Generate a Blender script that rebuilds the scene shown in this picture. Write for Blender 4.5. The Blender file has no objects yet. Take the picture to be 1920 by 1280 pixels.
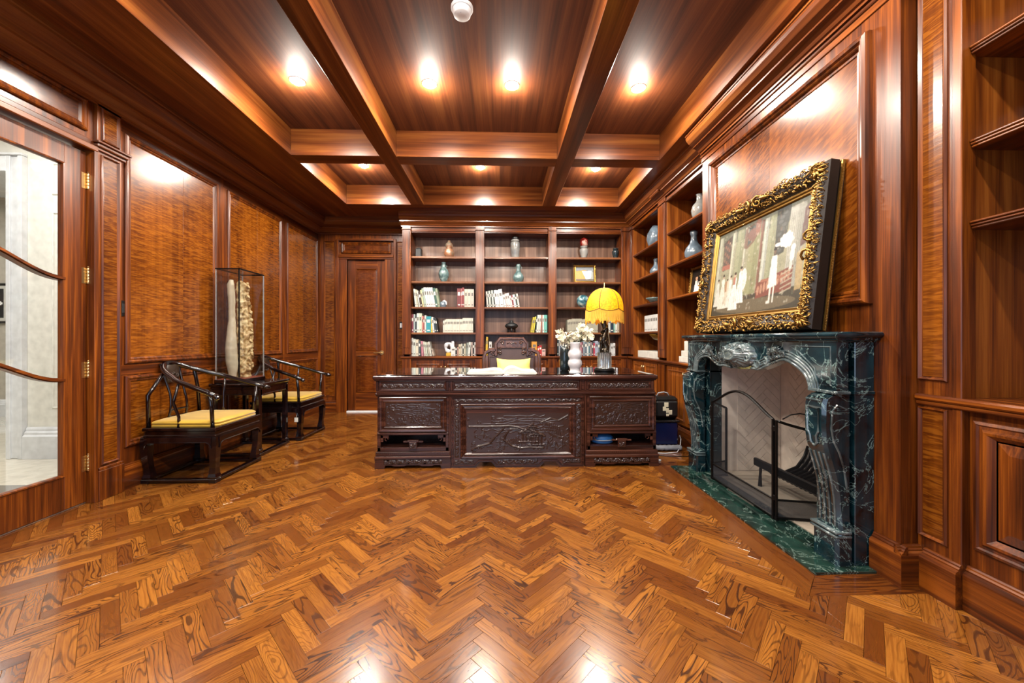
import bpy, math, random
import numpy as np
from mathutils import Vector, Matrix
random.seed(7); np.random.seed(7)
C = bpy.context.scene.collection
S = bpy.context.scene
PI = math.pi
R = math.radians

# ------------------------------------------------------------ camera
cam_d = bpy.data.cameras.new('camera'); cam = bpy.data.objects.new('camera', cam_d); C.objects.link(cam)
cam.location = (0, 0, 1.15); cam.rotation_euler = (R(90), 0, -math.atan(22 / 715.))
cam_d.sensor_width = 36; cam_d.lens = 715 / 1920 * 36; cam_d.shift_y = -3 / 1920; cam_d.clip_start = .05
S.camera = cam
# ------------------------------------------------------------ world, exposure
w = bpy.data.worlds.new('sky'); S.world = w; w.use_nodes = True
w.node_tree.nodes['Background'].inputs[0].default_value = (.55, .72, 1, 1)
w.node_tree.nodes['Background'].inputs[1].default_value = 1.5
S.view_settings.view_transform = 'Standard'; S.view_settings.look = 'None'
S.view_settings.exposure = 0.12; S.view_settings.gamma = 1; S.view_settings.use_curve_mapping = False
def lamp(name, kind, loc, power, col, rot=(0, 0, 0), **k):
    d = bpy.data.lights.new(name, kind); d.energy = power; d.color = col
    for a, b in k.items(): setattr(d, a, b)
    o = bpy.data.objects.new(name, d); o.location = loc; o.rotation_euler = rot; C.objects.link(o); return o
# daylight entering by the window wall behind the camera
lamp('window_daylight', 'AREA', (-.5, -1.35, 1.55), 26, (.66, .80, 1), (R(90), 0, 0), shape='RECTANGLE', size=3.6, size_y=2.0)
# hallway ceiling light
lamp('hall_light', 'AREA', (-3.9, 2.2, 3.2), 100, (1, .96, .9), (0, 0, 0), shape='RECTANGLE', size=1.3, size_y=2.6)
lamp('far_room_light', 'AREA', (-6.3, 4.2, 3.2), 90, (1, .96, .9), (0, 0, 0), shape='RECTANGLE', size=2, size_y=2)
ZC, ZS = 3.32, 3.05           # coffer ceiling, soffit
DOWN = [(-1.70, 3.25), (-.60, 3.25), (.10, 3.25), (1.19, 3.25), (-1.70, 4.8), (-.25, 4.8), (1.21, 4.8),
        (-1.70, 1.75), (-.60, 1.75), (.10, 1.75), (1.19, 1.75), (-1.70, .2), (-.25, .2), (1.21, .2)]
SPOT_W = 98

# ------------------------------------------------------------ helpers
def hx(s):
    s = s.lstrip('#'); v = [int(s[i:i + 2], 16) / 255 for i in (0, 2, 4)]
    return tuple((c / 12.92 if c < .04045 else ((c + .055) / 1.055) ** 2.4) for c in v) + (1,)
class NT:
    def __init__(s, name):
        s.m = bpy.data.materials.new(name); s.m.use_nodes = True; s.t = s.m.node_tree; s.t.nodes.clear()
        s.out = s.n('ShaderNodeOutputMaterial'); s.b = s.n('ShaderNodeBsdfPrincipled'); s.l(s.b.outputs[0], s.out.inputs[0])
    def n(s, k, **kw):
        x = s.t.nodes.new(k)
        for a, b in kw.items(): setattr(x, a, b)
        return x
    def l(s, a, b): s.t.links.new(a, b)
    def ramp(s, fac, stops, interp='LINEAR'):
        r = s.n('ShaderNodeValToRGB'); e = r.color_ramp.elements; r.color_ramp.interpolation = interp
        while len(e) < len(stops): e.new(.5)
        for q, (p, c) in zip(e, stops): q.position = p; q.color = c
        s.l(fac, r.inputs[0]); return r.outputs[0]
    def mix(s, f, a, b, mode='MIX'):
        x = s.n('ShaderNodeMix', data_type='RGBA', blend_type=mode)
        if isinstance(f, (int, float)): x.inputs[0].default_value = f
        else: s.l(f, x.inputs[0])
        for v, i in ((a, 6), (b, 7)):
            if isinstance(v, tuple): x.inputs[i].default_value = v
            else: s.l(v, x.inputs[i])
        return x.outputs[2]
    def noise(s, vec, scale=1, detail=4, dist=0, rough=.5):
        x = s.n('ShaderNodeTexNoise'); x.inputs['Scale'].default_value = scale; x.inputs['Detail'].default_value = detail
        x.inputs['Distortion'].default_value = dist; x.inputs['Roughness'].default_value = rough
        s.l(vec, x.inputs['Vector']); return x.outputs['Fac']
    def mapping(s, vec, scale=(1, 1, 1), loc=(0, 0, 0)):
        x = s.n('ShaderNodeMapping'); x.inputs['Scale'].default_value = scale; x.inputs['Location'].default_value = loc
        s.l(vec, x.inputs[0]); return x.outputs[0]
    def math(s, op, a, b=None):
        x = s.n('ShaderNodeMath', operation=op)
        for v, i in ((a, 0), (b, 1)):
            if v is None: continue
            if isinstance(v, (int, float)): x.inputs[i].default_value = v
            else: s.l(v, x.inputs[i])
        return x.outputs[0]
    def coords(s, rnd=True):
        tc = s.n('ShaderNodeTexCoord').outputs['Object']
        if not rnd: return tc
        oi = s.n('ShaderNodeObjectInfo').outputs['Random']; k = s.math('MULTIPLY', oi, 37.)
        v = s.n('ShaderNodeVectorMath', operation='ADD'); s.l(tc, v.inputs[0])
        cx = s.n('ShaderNodeCombineXYZ')
        for i in range(3): s.l(k, cx.inputs[i])
        s.l(cx.outputs[0], v.inputs[1]); return v.outputs[0]
    def bump(s, h, st=.2, d=.002):
        b = s.n('ShaderNodeBump'); b.inputs['Strength'].default_value = st; b.inputs['Distance'].default_value = d
        s.l(h, b.inputs['Height']); s.l(b.outputs[0], s.b.inputs['Normal'])
    def set(s, **k):
        for a, b in k.items():
            i = s.b.inputs[a.replace('_', ' ')]
            if isinstance(b, (int, float, tuple)): i.default_value = b
            else: s.l(b, i)
def plain(name, col, rough=.5, metal=0, coat=0, **k):
    m = NT(name); c = m.noise(m.coords(), 14, 3)
    h = hx(col) if isinstance(col, str) else col
    d = tuple(v * .82 for v in h[:3]) + (1,)
    m.set(Base_Color=m.ramp(c, [(.3, d), (.7, h)]), Roughness=rough, Metallic=metal, Coat_Weight=coat, **k); return m.m
def wood(name, dark, mid, light, axis=2, gs=16, rough=.3, coat=.5, fig=0, figcols=None, fs=(7, 55), bump=.12, tilt=0):
    m = NT(name); co = m.coords()
    sc = [gs] * 3; sc[axis] = gs * .045
    n1 = m.noise(m.mapping(co, tuple(sc)), 1, 5, .5)
    sc2 = [gs * 7] * 3; sc2[axis] = gs * .12
    n2 = m.noise(m.mapping(co, tuple(sc2)), 1, 3, .2)
    f = m.math('ADD', m.math('MULTIPLY', n1, .72), m.math('MULTIPLY', n2, .28))
    col = m.ramp(f, [(.36, hx(dark)), (.5, hx(mid)), (.64, hx(light))])
    h = n2
    if fig:
        s3 = [fs[0]] * 3; s3[axis] = fs[1]
        if tilt:
            q = m.n('ShaderNodeMapping'); q.inputs['Rotation'].default_value = (R(tilt), 0, 0); m.l(co, q.inputs[0]); co = q.outputs[0]
        n3 = m.noise(m.mapping(co, tuple(s3)), 1, 2, 1.0)
        big = m.noise(co, 2.2, 2)
        k = m.ramp(n3, [(.38, hx(figcols[0])), (.5, hx(figcols[1])), (.62, hx(figcols[2]))])
        col = m.mix(fig, col, k)
        col = m.mix(m.math('MULTIPLY', big, .55), col, m.mix(1, col, hx(figcols[0]), 'MULTIPLY'))
        h = n3
    m.set(Base_Color=col, Roughness=rough, Coat_Weight=coat, Coat_Roughness=.15, Specular_IOR_Level=.32)
    m.bump(h, bump, .002); return m.m
M = {}
for ax, nm in ((0, 'x'), (1, 'y'), (2, 'z')):
    M['w' + nm] = wood('mahogany_' + nm, '#2f1204', '#532507', '#7c400e', ax, 25, .33, .14)
    M['c' + nm] = wood('coffer_' + nm, '#47200a', '#643212', '#7e4a1e', ax, 15, .32, .16)
    M['d' + nm] = wood('rosewood_' + nm, '#1e0d0a', '#361c15', '#523024', ax, 30, .24, .6)
M['carve'] = plain('carved_rosewood', '#32201a', .26, 0, .45)
M['chairw'] = wood('chair_wood', '#33201a', '#4d3127', '#6a473a', 2, 30, .3, .5)
M['shelf'] = wood('shelf_wood', '#4a2815', '#683e23', '#825534', 0, 14, .35, .3)
M['bback'] = wood('bookcase_back', '#4c3226', '#664a3a', '#80614e', 2, 11, .4, .2)
M['rbx'] = wood('ribbon_side', '#4c2208', '#70390e', '#8e521b', 2, 22, .35, .3)
M['fig'] = wood('figured_veneer', '#451d05', '#693508', '#884b12', 2, 4, .24, .3, .42, ('#421a04', '#743c0a', '#a0601a'), (9, 78), .14)
M['figy'] = wood('figured_veneer_red', '#3a1605', '#582508', '#723811', 2, 4, .25, .4, .3, ('#3c1705', '#60300b', '#804816'), (12, 42), .08)
M['figd'] = wood('figured_veneer_tilted', '#431b05', '#653009', '#854813', 2, 4, .24, .35, .4, ('#421c05', '#6f390b', '#96581a'), (9, 55), .10, 24)
M['ebony'] = wood('ebony_lacquer', '#040202', '#0a0304', '#140605', 2, 20, .16, .9, bump=.03)
M['ebony2'] = wood('dark_lacquer_brown', '#050203', '#0c0405', '#190807', 0, 20, .16, .9, bump=.03)
M['brass'] = plain('brass', '#e2c48c', .28, 1); M['gold'] = plain('gilt', '#94713a', .38, 1)
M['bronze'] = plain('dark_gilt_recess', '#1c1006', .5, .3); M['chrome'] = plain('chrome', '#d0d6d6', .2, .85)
M['white'] = plain('white_paint', '#dfe1e3', .4); M['cream'] = plain('cream_wall', '#e6e4da', .7)
M['greywall'] = plain('grey_wall', '#b9b2a4', .7); M['black'] = plain('black_plastic', '#0b0b0c', .35)
M['iron'] = plain('black_iron', '#0d0b0b', .4, .6); M['yellow'] = plain('yellow_satin', '#b08a18', .5, 0, 0, Sheen_Weight=.3)
M['lyellow'] = plain('pale_yellow_satin', '#e6d069', .5, 0, 0, Sheen_Weight=.3)
M['paper'] = plain('paper', '#c6c4bc', .6); M['pages'] = plain('book_pages', '#d8d0bb', .7)
M['porc'] = plain('white_porcelain', '#c9c9cd', .12, 0, .6); M['petal'] = plain('ivory_petal', '#d6cfb4', .55)
M['navy'] = plain('navy_plastic', '#0c1b45', .25, 0, .4); M['blue'] = plain('blue_cloth', '#2a68a8', .5); M['grey'] = plain('grey_cloth', '#8d9096', .8)
M['dgreen'] = plain('stem_green', '#3c4a22', .6); M['rose'] = plain('rose_baseboard', '#8d4636', .5)
M['jet'] = plain('matt_black_ceramic', '#131416', .5); M['leather'] = plain('brown_leather_board', '#4a3838', .45)
M['marblefloor'] = plain('cream_marble_tile', '#d9d2c0', .1, 0, .6); M['greyband'] = plain('grey_marble_band', '#77746e', .12, 0, .6)
M['refr'] = plain('firebrick_panel', '#ddd0c2', .8); M['ash'] = plain('firebox_floor', '#94897a', .85)
def ceramic(name, stops, scale=10, rough=.18):
    m = NT(name); n = m.noise(m.coords(), scale, 5, .6)
    m.set(Base_Color=m.ramp(n, [(p, hx(c)) for p, c in stops]), Roughness=rough, Coat_Weight=.6); return m.m
M['celadon'] = ceramic('celadon_glaze', [(.3, '#2f4142'), (.5, '#4e6364'), (.7, '#768886')], 14)
M['bluegrey'] = ceramic('bluegrey_glaze', [(.3, '#39424b'), (.6, '#5d6b76'), (.75, '#808c94')], 8)
M['iris'] = ceramic('iridescent_glaze', [(.3, '#5d6459'), (.48, '#8b5a3e'), (.6, '#9aa291'), (.75, '#c9b08d')], 6)
M['greygl'] = ceramic('grey_glaze', [(.3, '#5c5e60'), (.6, '#82827e'), (.75, '#7a503a')], 5)
M['redgl'] = ceramic('red_glaze', [(.3, '#2a0808'), (.55, '#6a1410'), (.7, '#c8a89a')], 9)
M['globe'] = ceramic('blue_swirl_glaze', [(.38, '#244650'), (.5, '#4f7680'), (.6, '#a3aca0')], 12)
M['darkgl'] = ceramic('dark_teal_glaze', [(.3, '#0b1214'), (.7, '#1d2c30')], 6)
def marble(name, base, mid, vein, tw=1.0):
    m = NT(name); co = m.coords(False)
    b = m.ramp(m.noise(co, 6, 6, .8), [(.35, hx(base)), (.65, hx(mid))])
    v1 = m.ramp(m.noise(co, 4.5, 8, 1.5, .6), [(.488, (0, 0, 0, 1)), (.499, (1, 1, 1, 1)), (.51, (0, 0, 0, 1))])
    v2 = m.ramp(m.noise(m.mapping(co, (1, 1, 1), (5, 3, 1)), 16, 6, 1.0, .6), [(.48, (0, 0, 0, 1)), (.5, (.6, .6, .6, 1)), (.52, (0, 0, 0, 1))])
    c = m.mix(v2, b, hx(mid)); c = m.mix(m.math('MULTIPLY', v1, .8 * tw), c, hx(vein))
    m.set(Base_Color=c, Roughness=.1, Coat_Weight=.7, Coat_Roughness=.05); return m.m
M['gmarble'] = marble('green_marble', '#030a0e', '#102d35', '#94b2ad', .75)
M['gmarble2'] = marble('green_hearth_marble', '#06110e', '#1a332c', '#a0b8ac', .5)
M['cmarble'] = marble('carved_green_marble', '#1c2628', '#566467', '#b4c0bd', .7)
def glass(name, tint, fac=.12):
    m = NT(name); m.t.nodes.remove(m.b)
    tr = m.n('ShaderNodeBsdfTransparent'); tr.inputs[0].default_value = tint
    gl = m.n('ShaderNodeBsdfGlossy'); gl.inputs['Roughness'].default_value = .01
    fr = m.n('ShaderNodeLayerWeight'); fr.inputs[0].default_value = .5
    mx = m.n('ShaderNodeMixShader'); m.l(m.math('ADD', m.math('MULTIPLY', m.math('POWER', fr.outputs[1], 4.), .5), fac), mx.inputs[0])
    m.l(tr.outputs[0], mx.inputs[1]); m.l(gl.outputs[0], mx.inputs[2]); m.l(mx.outputs[0], m.out.inputs[0]); return m.m
M['fringe'] = plain('gold_fringe', '#d9a63a', .6); M['figm'] = plain('dark_bronze_figure', '#4a4238', .22, .9); M['dglass'] = plain('desk_glass', '#140b09', .03, 0, 1)
M['glass'] = glass('clear_glass', (.98, .99, .99, 1), .03)
M['caseglass'] = glass('case_glass', (.92, .93, .93, 1), .07)
def mesh_screen(name, a):
    m = NT(name); m.t.nodes.remove(m.b); co = m.coords(False)
    tr = m.n('ShaderNodeBsdfTransparent'); df = m.n('ShaderNodeBsdfDiffuse'); df.inputs[0].default_value = (.03, .03, .035, 1)
    ck = m.math('ADD', m.math('MULTIPLY', m.noise(co, 300, 1), .1), a - .05)
    mx = m.n('ShaderNodeMixShader'); m.l(ck, mx.inputs[0]); m.l(tr.outputs[0], mx.inputs[1]); m.l(df.outputs[0], mx.inputs[2]); m.l(mx.outputs[0], m.out.inputs[0]); return m.m
M['wire'] = mesh_screen('wire_mesh', .26); M['wire2'] = mesh_screen('dense_wire_mesh', .82)
def emis(name, col, st):
    m = NT(name); m.set(Base_Color=(0, 0, 0, 1), Emission_Color=hx(col), Emission_Strength=st); return m.m
M['lamp_on'] = emis('downlight_lens', '#fff1dd', 55); M['bulb'] = emis('bulb', '#ffe9b0', 14)
def shade():
    m = NT('yellow_shade_cloth'); co = m.coords()
    c = m.ramp(m.noise(m.mapping(co, (60, 60, 60)), 1, 2), [(.3, hx('#c98a08')), (.7, hx('#f0b81e'))])
    m.set(Base_Color=c, Roughness=.6)
    t = m.n('ShaderNodeBsdfTranslucent'); m.l(c, t.inputs[0]); mx = m.n('ShaderNodeMixShader'); mx.inputs[0].default_value = .5
    m.l(m.b.outputs[0], mx.inputs[1]); m.l(t.outputs[0], mx.inputs[2]); m.l(mx.outputs[0], m.out.inputs[0]); return m.m
M['shade'] = shade()
def vcol(name, rough=.3):
    m = NT(name); a = m.n('ShaderNodeVertexColor', layer_name='paint'); m.set(Base_Color=a.outputs[0], Roughness=rough, Specular_IOR_Level=.25); return m.m
M['paint'] = vcol('painted_canvas', .5)
def oak(name, attr):
    m = NT(name); uv = m.n('ShaderNodeUVMap', uv_map='UVMap').outputs[0]
    if attr:
        a = m.n('ShaderNodeVertexColor', layer_name='rnd'); sp = m.n('ShaderNodeSeparateColor'); m.l(a.outputs[0], sp.inputs[0]); r = sp.outputs[0]
    else: r = m.n('ShaderNodeObjectInfo').outputs['Random']
    r2 = m.math('FRACT', m.math('MULTIPLY', r, 17.31)); r3 = m.math('FRACT', m.math('MULTIPLY', r, 53.7))
    cx = m.n('ShaderNodeCombineXYZ'); m.l(m.math('MULTIPLY', r, 91.), cx.inputs[0]); m.l(m.math('MULTIPLY', r2, 43.), cx.inputs[1]); m.l(m.math('MULTIPLY', r3, 9.), cx.inputs[2])
    v = m.n('ShaderNodeVectorMath', operation='ADD'); m.l(uv, v.inputs[0]); m.l(cx.outputs[0], v.inputs[1]); co = v.outputs[0]
    # growth rings: contour lines of a stretched noise field
    fld = m.noise(m.mapping(co, (2.5, 14, 1)), 1, 1.5, .35)
    freq = m.math('ADD', m.math('MULTIPLY', r3, 14.), 8.)
    ring = m.math('PINGPONG', m.math('MULTIPLY', fld, freq), .5)
    line = m.ramp(ring, [(.07, (1, 1, 1, 1)), (.2, (0, 0, 0, 1))])
    fib = m.noise(m.mapping(co, (22, 420, 1)), 1, 3)
    base = m.mix(r2, hx('#5e3310'), hx('#9b6628'))
    base = m.mix(m.math('MULTIPLY', fib, .7), base, m.mix(1, base, hx('#b98a5a'), 'MULTIPLY'))
    st = m.math('ADD', m.math('MULTIPLY', m.math('FRACT', m.math('MULTIPLY', r, 131.7)), .8), .12)
    fine = m.ramp(m.noise(m.mapping(co, (5, 150, 1)), 1, 2, .2), [(.42, (1, 1, 1, 1)), (.55, (0, 0, 0, 1))])
    base = m.mix(m.math('MULTIPLY', fine, .45), base, hx('#5a2c0c'))
    col = m.mix(m.math('MULTIPLY', line, st), base, hx('#2a1006'))
    m.set(Base_Color=col, Roughness=m.ramp(fib, [(.3, (.16,) * 3 + (1,)), (.7, (.27,) * 3 + (1,))]), Coat_Weight=.35, Coat_Roughness=.09)
    m.bump(fib, .08, .0006); return m.m
M['oak'] = oak('oak_strip', False); M['oakA'] = oak('oak_strip_many', True)

def tag(o, label=None, cat=None, group=None, kind=None):
    for k, v in (('label', label), ('category', cat), ('group', group), ('kind', kind)):
        if v: o[k] = v
    return o
def wloc(p):
    v = Vector((0, 0, 0))
    while p is not None: v += p.location; p = p.parent
    return v
def empty(name, loc, label=None, cat=None, group=None, rz=0, kind=None):
    o = bpy.data.objects.new(name, None); o.location = loc; o.rotation_euler = (0, 0, rz); o.empty_display_size = .1
    C.objects.link(o); return tag(o, label, cat, group, kind)
class MB:
    def __init__(s): s.v = []; s.f = []; s.mi = []; s.cur = 0
    def add(s, vs, fs):
        n = len(s.v); s.v += [tuple(v) for v in vs]; s.f += [tuple(i + n for i in f) for f in fs]; s.mi += [s.cur] * len(fs); return s
    def box(s, x0, x1, y0, y1, z0, z1, b=0.0, T=None):
        if x0 > x1: x0, x1 = x1, x0
        if y0 > y1: y0, y1 = y1, y0
        if z0 > z1: z0, z1 = z1, z0
        if b <= 0:
            vs = [(x, y, z) for x in (x0, x1) for y in (y0, y1) for z in (z0, z1)]
            fs = [(0, 1, 3, 2), (4, 6, 7, 5), (0, 4, 5, 1), (2, 3, 7, 6), (0, 2, 6, 4), (1, 5, 7, 3)]
        else:
            b = min(b, (x1 - x0) * .49, (y1 - y0) * .49, (z1 - z0) * .49)
            vs = []; ix = {}
            for i, (x, sx) in enumerate(((x0, 1), (x1, -1))):
                for j, (y, sy) in enumerate(((y0, 1), (y1, -1))):
                    for k, (z, sz) in enumerate(((z0, 1), (z1, -1))):
                        for a in range(3):
                            p = [x + sx * b, y + sy * b, z + sz * b]; p[a] = (x, y, z)[a]; ix[i, j, k, a] = len(vs); vs.append(p)
            fs = []
            for i in (0, 1):
                q = [ix[i, 0, 0, 0], ix[i, 1, 0, 0], ix[i, 1, 1, 0], ix[i, 0, 1, 0]]; fs.append(q if i else q[::-1])
                q = [ix[0, i, 0, 1], ix[0, i, 1, 1], ix[1, i, 1, 1], ix[1, i, 0, 1]]; fs.append(q if i else q[::-1])
                q = [ix[0, 0, i, 2], ix[1, 0, i, 2], ix[1, 1, i, 2], ix[0, 1, i, 2]]; fs.append(q if i else q[::-1])
                for j in (0, 1):
                    e = [[ix[0, i, j, 1], ix[1, i, j, 1], ix[1, i, j, 2], ix[0, i, j, 2]],
                         [ix[i, 0, j, 0], ix[i, 1, j, 0], ix[i, 1, j, 2], ix[i, 0, j, 2]],
                         [ix[i, j, 0, 0], ix[i, j, 1, 0], ix[i, j, 1, 1], ix[i, j, 0, 1]]]
                    for n_, q in enumerate(e):
                        flip = (i == j) if n_ != 1 else (i != j)
                        fs.append(q[::-1] if flip else q)
                    for k in (0, 1):
                        q = [ix[i, j, k, 0], ix[i, j, k, 1], ix[i, j, k, 2]]
                        fs.append(q if (i + j + k) % 2 else q[::-1])
        if T: vs = [T(*v) for v in vs]
        return s.add(vs, fs)
    def prism(s, poly, a, b, T, cap=True):
        n = len(poly); vs = [T(p[0], p[1], a) for p in poly] + [T(p[0], p[1], b) for p in poly]
        fs = [(i, (i + 1) % n, n + (i + 1) % n, n + i) for i in range(n)]
        if cap: fs += [tuple(range(n))[::-1], tuple(range(n, 2 * n))]
        return s.add(vs, fs)
    def lathe(s, prof, n=24, c=(0, 0, 0), sx=1, sy=1):
        vs = []; fs = []
        for r, z in prof:
            for i in range(n):
                a = 2 * PI * i / n; vs.append((c[0] + r * sx * math.cos(a), c[1] + r * sy * math.sin(a), c[2] + z))
        for k in range(len(prof) - 1):
            for i in range(n):
                j = (i + 1) % n; fs.append((k * n + i, k * n + j, (k + 1) * n + j, (k + 1) * n + i))
        fs.append(tuple(range(n))[::-1]); fs.append(tuple(range((len(prof) - 1) * n, len(prof) * n)))
        return s.add(vs, fs)
    def tube(s, pts, r, n=8, closed=False, flat=1.0, up=None):
        pts = [Vector(p) for p in pts]; m = len(pts)
        rs = r if isinstance(r, (list, tuple)) else [r] * m
        vs = []; fs = []; prev = None
        for i, p in enumerate(pts):
            a = pts[(i + 1) % m] if closed or i < m - 1 else p; b = pts[i - 1] if closed or i > 0 else p
            t = (a - b); t = t.normalized() if t.length > 1e-9 else Vector((0, 0, 1))
            if prev is None:
                u = Vector(up) if up else (Vector((0, 0, 1)) if abs(t.z) < .9 else Vector((1, 0, 0)))
            else: u = prev
            u = (u - t * u.dot(t)); u = u.normalized() if u.length > 1e-6 else t.orthogonal().normalized()
            prev = u; w_ = t.cross(u)
            for k in range(n):
                g = 2 * PI * k / n; vs.append(p + (u * math.cos(g) + w_ * math.sin(g) * flat) * rs[i])
        for i in range(m if closed else m - 1):
            for k in range(n):
                j = (i + 1) % m; q = (k + 1) % n; fs.append((i * n + k, i * n + q, j * n + q, j * n + k))
        if not closed: fs += [tuple(range(n))[::-1], tuple(range((m - 1) * n, m * n))]
        return s.add(vs, fs)
    def ball(s, c, r, n=10, sz=1, sx=1, sy=1):
        k = max(4, n // 2); return s.lathe([(max(1e-4, r * math.sin(PI * i / k)), -r * sz * math.cos(PI * i / k)) for i in range(k + 1)], n, c, sx, sy)
    def frame(s, a0, a1, b0, b1, prof, T):
        """mitred moulding round a rectangle; prof = (inset, height) from outside in"""
        vs = []; fs = []; m = len(prof)
        for t, h in prof: vs += [T(a0 + t, b0 + t, h), T(a1 - t, b0 + t, h), T(a1 - t, b1 - t, h), T(a0 + t, b1 - t, h)]
        for k in range(m - 1):
            for i in range(4):
                j = (i + 1) % 4; fs.append((k * 4 + i, k * 4 + j, (k + 1) * 4 + j, (k + 1) * 4 + i))
        return s.add(vs, fs)
    def build(s, name, mat, parent=None, smooth=False, world=True, kind=None, label=None, cat=None, group=None, auto=None):
        off = wloc(parent) if (parent is not None and world) else Vector((0, 0, 0))
        me = bpy.data.meshes.new(name)
        me.from_pydata([(v[0] - off.x, v[1] - off.y, v[2] - off.z) for v in s.v], [], s.f)
        mats = mat if isinstance(mat, (list, tuple)) else [mat]
        for m in mats: me.materials.append(m)
        if len(mats) > 1: me.polygons.foreach_set('material_index', s.mi)
        if smooth: me.polygons.foreach_set('use_smooth', [True] * len(me.polygons))
        me.validate(); me.update()
        if smooth and auto: me.set_sharp_from_angle(angle=R(auto))
        o = bpy.data.objects.new(name, me); C.objects.link(o)
        if parent is not None: o.parent = parent
        return tag(o, label, cat, group, kind)
def basis(o, u, v, n):
    o, u, v, n = map(Vector, (o, u, v, n))
    return lambda a, b, c: o + u * a + v * b + n * c
TL = lambda x: basis((x, 0, 0), (0, 1, 0), (0, 0, 1), (1, 0, 0))     # left wall: a = Y, b = Z, c = out
TB = lambda y: basis((0, y, 0), (1, 0, 0), (0, 0, 1), (0, -1, 0))    # back wall: a = X
TR = lambda x: basis((x, 0, 0), (0, 1, 0), (0, 0, 1), (-1, 0, 0))    # right wall
def thing(name, loc, label, cat, group=None, rz=0): return empty(name, loc, label, cat, group, rz)
def copy_tree(o, parent=None):
    c = o.copy(); C.objects.link(c)
    if parent is not None: c.parent = parent
    for ch in list(o.children): copy_tree(ch, c)
    return c
P_BOL = [(0, 0), (0, .012), (.006, .02), (.016, .024), (.026, .019), (.03, .012), (.038, .014), (.046, .008), (.052, .002), (.052, 0)]
P_SM = [(0, 0), (0, .006), (.0055, .014), (.01, .008), (.014, .003), (.02, .002), (.022, 0)]
def wall_panel(par, T, a0, a1, b0, b1, mat, leaves=1, prof=P_BOL, split=.5, raised=.004, mm=None):
    MB().frame(a0, a1, b0, b1, prof, T).build('panel_moulding', mm or M['wz'], par)
    t = prof[-1][0] - .004; x0, x1 = a0 + t, a1 - t
    cuts = [x0, x1] if leaves == 1 else [x0, x0 + (x1 - x0) * split, x1]
    for p, q in zip(cuts, cuts[1:]):
        MB().box(p, q - (.0008 if q != x1 else 0), b0 + t, b1 - t, 0, raised, .0008, T).build('veneer_panel', mat, par)
def door_panel(mb, T, a0, a1, b0, b1, h=.006):
    """raised-and-fielded panel"""
    mb.frame(a0, a1, b0, b1, [(0, 0), (.004, .008), (.012, .01), (.02, .002), (.024, -.002), (.03, -.001), (.065, h), (.067, h)], T)
    mb.add([T(a0 + .067, b0 + .067, h), T(a1 - .067, b0 + .067, h), T(a1 - .067, b1 - .067, h), T(a0 + .067, b1 - .067, h)], [(0, 1, 2, 3)])

# ------------------------------------------------------------ FLOOR
PW, PL = .0575, .2875
hearth_x, hy0, hy1 = 1.385, 1.67, 3.56        # outside of the border boards round the hearth
def clip(poly, ax, val, keep_less):
    out = []; n = len(poly)
    for i in range(n):
        p, q = poly[i], poly[(i + 1) % n]
        ip = (p[ax] <= val) == keep_less or p[ax] == val; iq = (q[ax] <= val) == keep_less or q[ax] == val
        if ip: out.append(p)
        if ip != iq:
            t = (val - p[ax]) / (q[ax] - p[ax]); out.append((p[0] + t * (q[0] - p[0]), p[1] + t * (q[1] - p[1])))
    return out
floor = MB().box(-2.95, 2.02, -1.16, 6.24, -.05, -.012).build('floor', plain('floor_bed', '#1c0d06', .9), kind='structure')
s2 = math.sqrt(.5)
def rot(p): # herringbone frame -> room; (1,1) runs along +Y
    return ((p[0] - p[1]) * s2 - .27 + PL * s2 * .0, (p[0] + p[1]) * s2)
planks = []
g = .0004
for j in range(-12, 13):
    for k in range(-170, 170):
        for typ in (0, 1):
            ox, oy = k * PW + j * PL, k * PW - j * PL
            if typ == 0: x0, x1, y0, y1 = ox, ox + PL, oy, oy + PW
            else: x0, x1, y0, y1 = ox + PL, ox + PL + PW, oy + PW - PL, oy + PW
            q = [rot(p) for p in ((x0 + g, y0 + g), (x1 - g, y0 + g), (x1 - g, y1 - g), (x0 + g, y1 - g))]
            cx, cy = sum(p[0] for p in q) / 4, sum(p[1] for p in q) / 4
            if not (-3.05 < cx < 2.1 and -1.2 < cy < 6.25): continue
            polys = []
            full = clip(clip(clip(clip(q, 0, -2.945, False), 0, 2.0, True), 1, -1.14, False), 1, 6.2, True)
            if len(full) < 3: continue
            a = [p for p in full if p[0] > hearth_x and hy0 < p[1] < hy1]
            if max(p[0] for p in full) <= hearth_x or max(p[1] for p in full) <= hy0 or min(p[1] for p in full) >= hy1: polys = [full]
            else:
                A = clip(full, 0, hearth_x, True); B = clip(clip(full, 0, hearth_x, False), 1, hy0, True); D = clip(clip(full, 0, hearth_x, False), 1, hy1, False)
                polys = [P for P in (A, B, D) if len(P) >= 3]
            if polys: planks.append((cx, cy, typ, polys, polys == [full] and len(full) == 4 and full == q))
def view_size(cx, cy):
    a = math.atan(22 / 715.); X = cx * math.cos(a) - cy * math.sin(a); Y = cx * math.sin(a) + cy * math.cos(a)
    if Y < .3: return 0
    px, py = 960 + 715 * X / Y, 637 + 715 * 1.15 / Y
    if not (-60 < px < 1980 and py < 1330): return 0
    return 1 / Y ** 3
planks.sort(key=lambda p: -view_size(p[0], p[1]))
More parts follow.
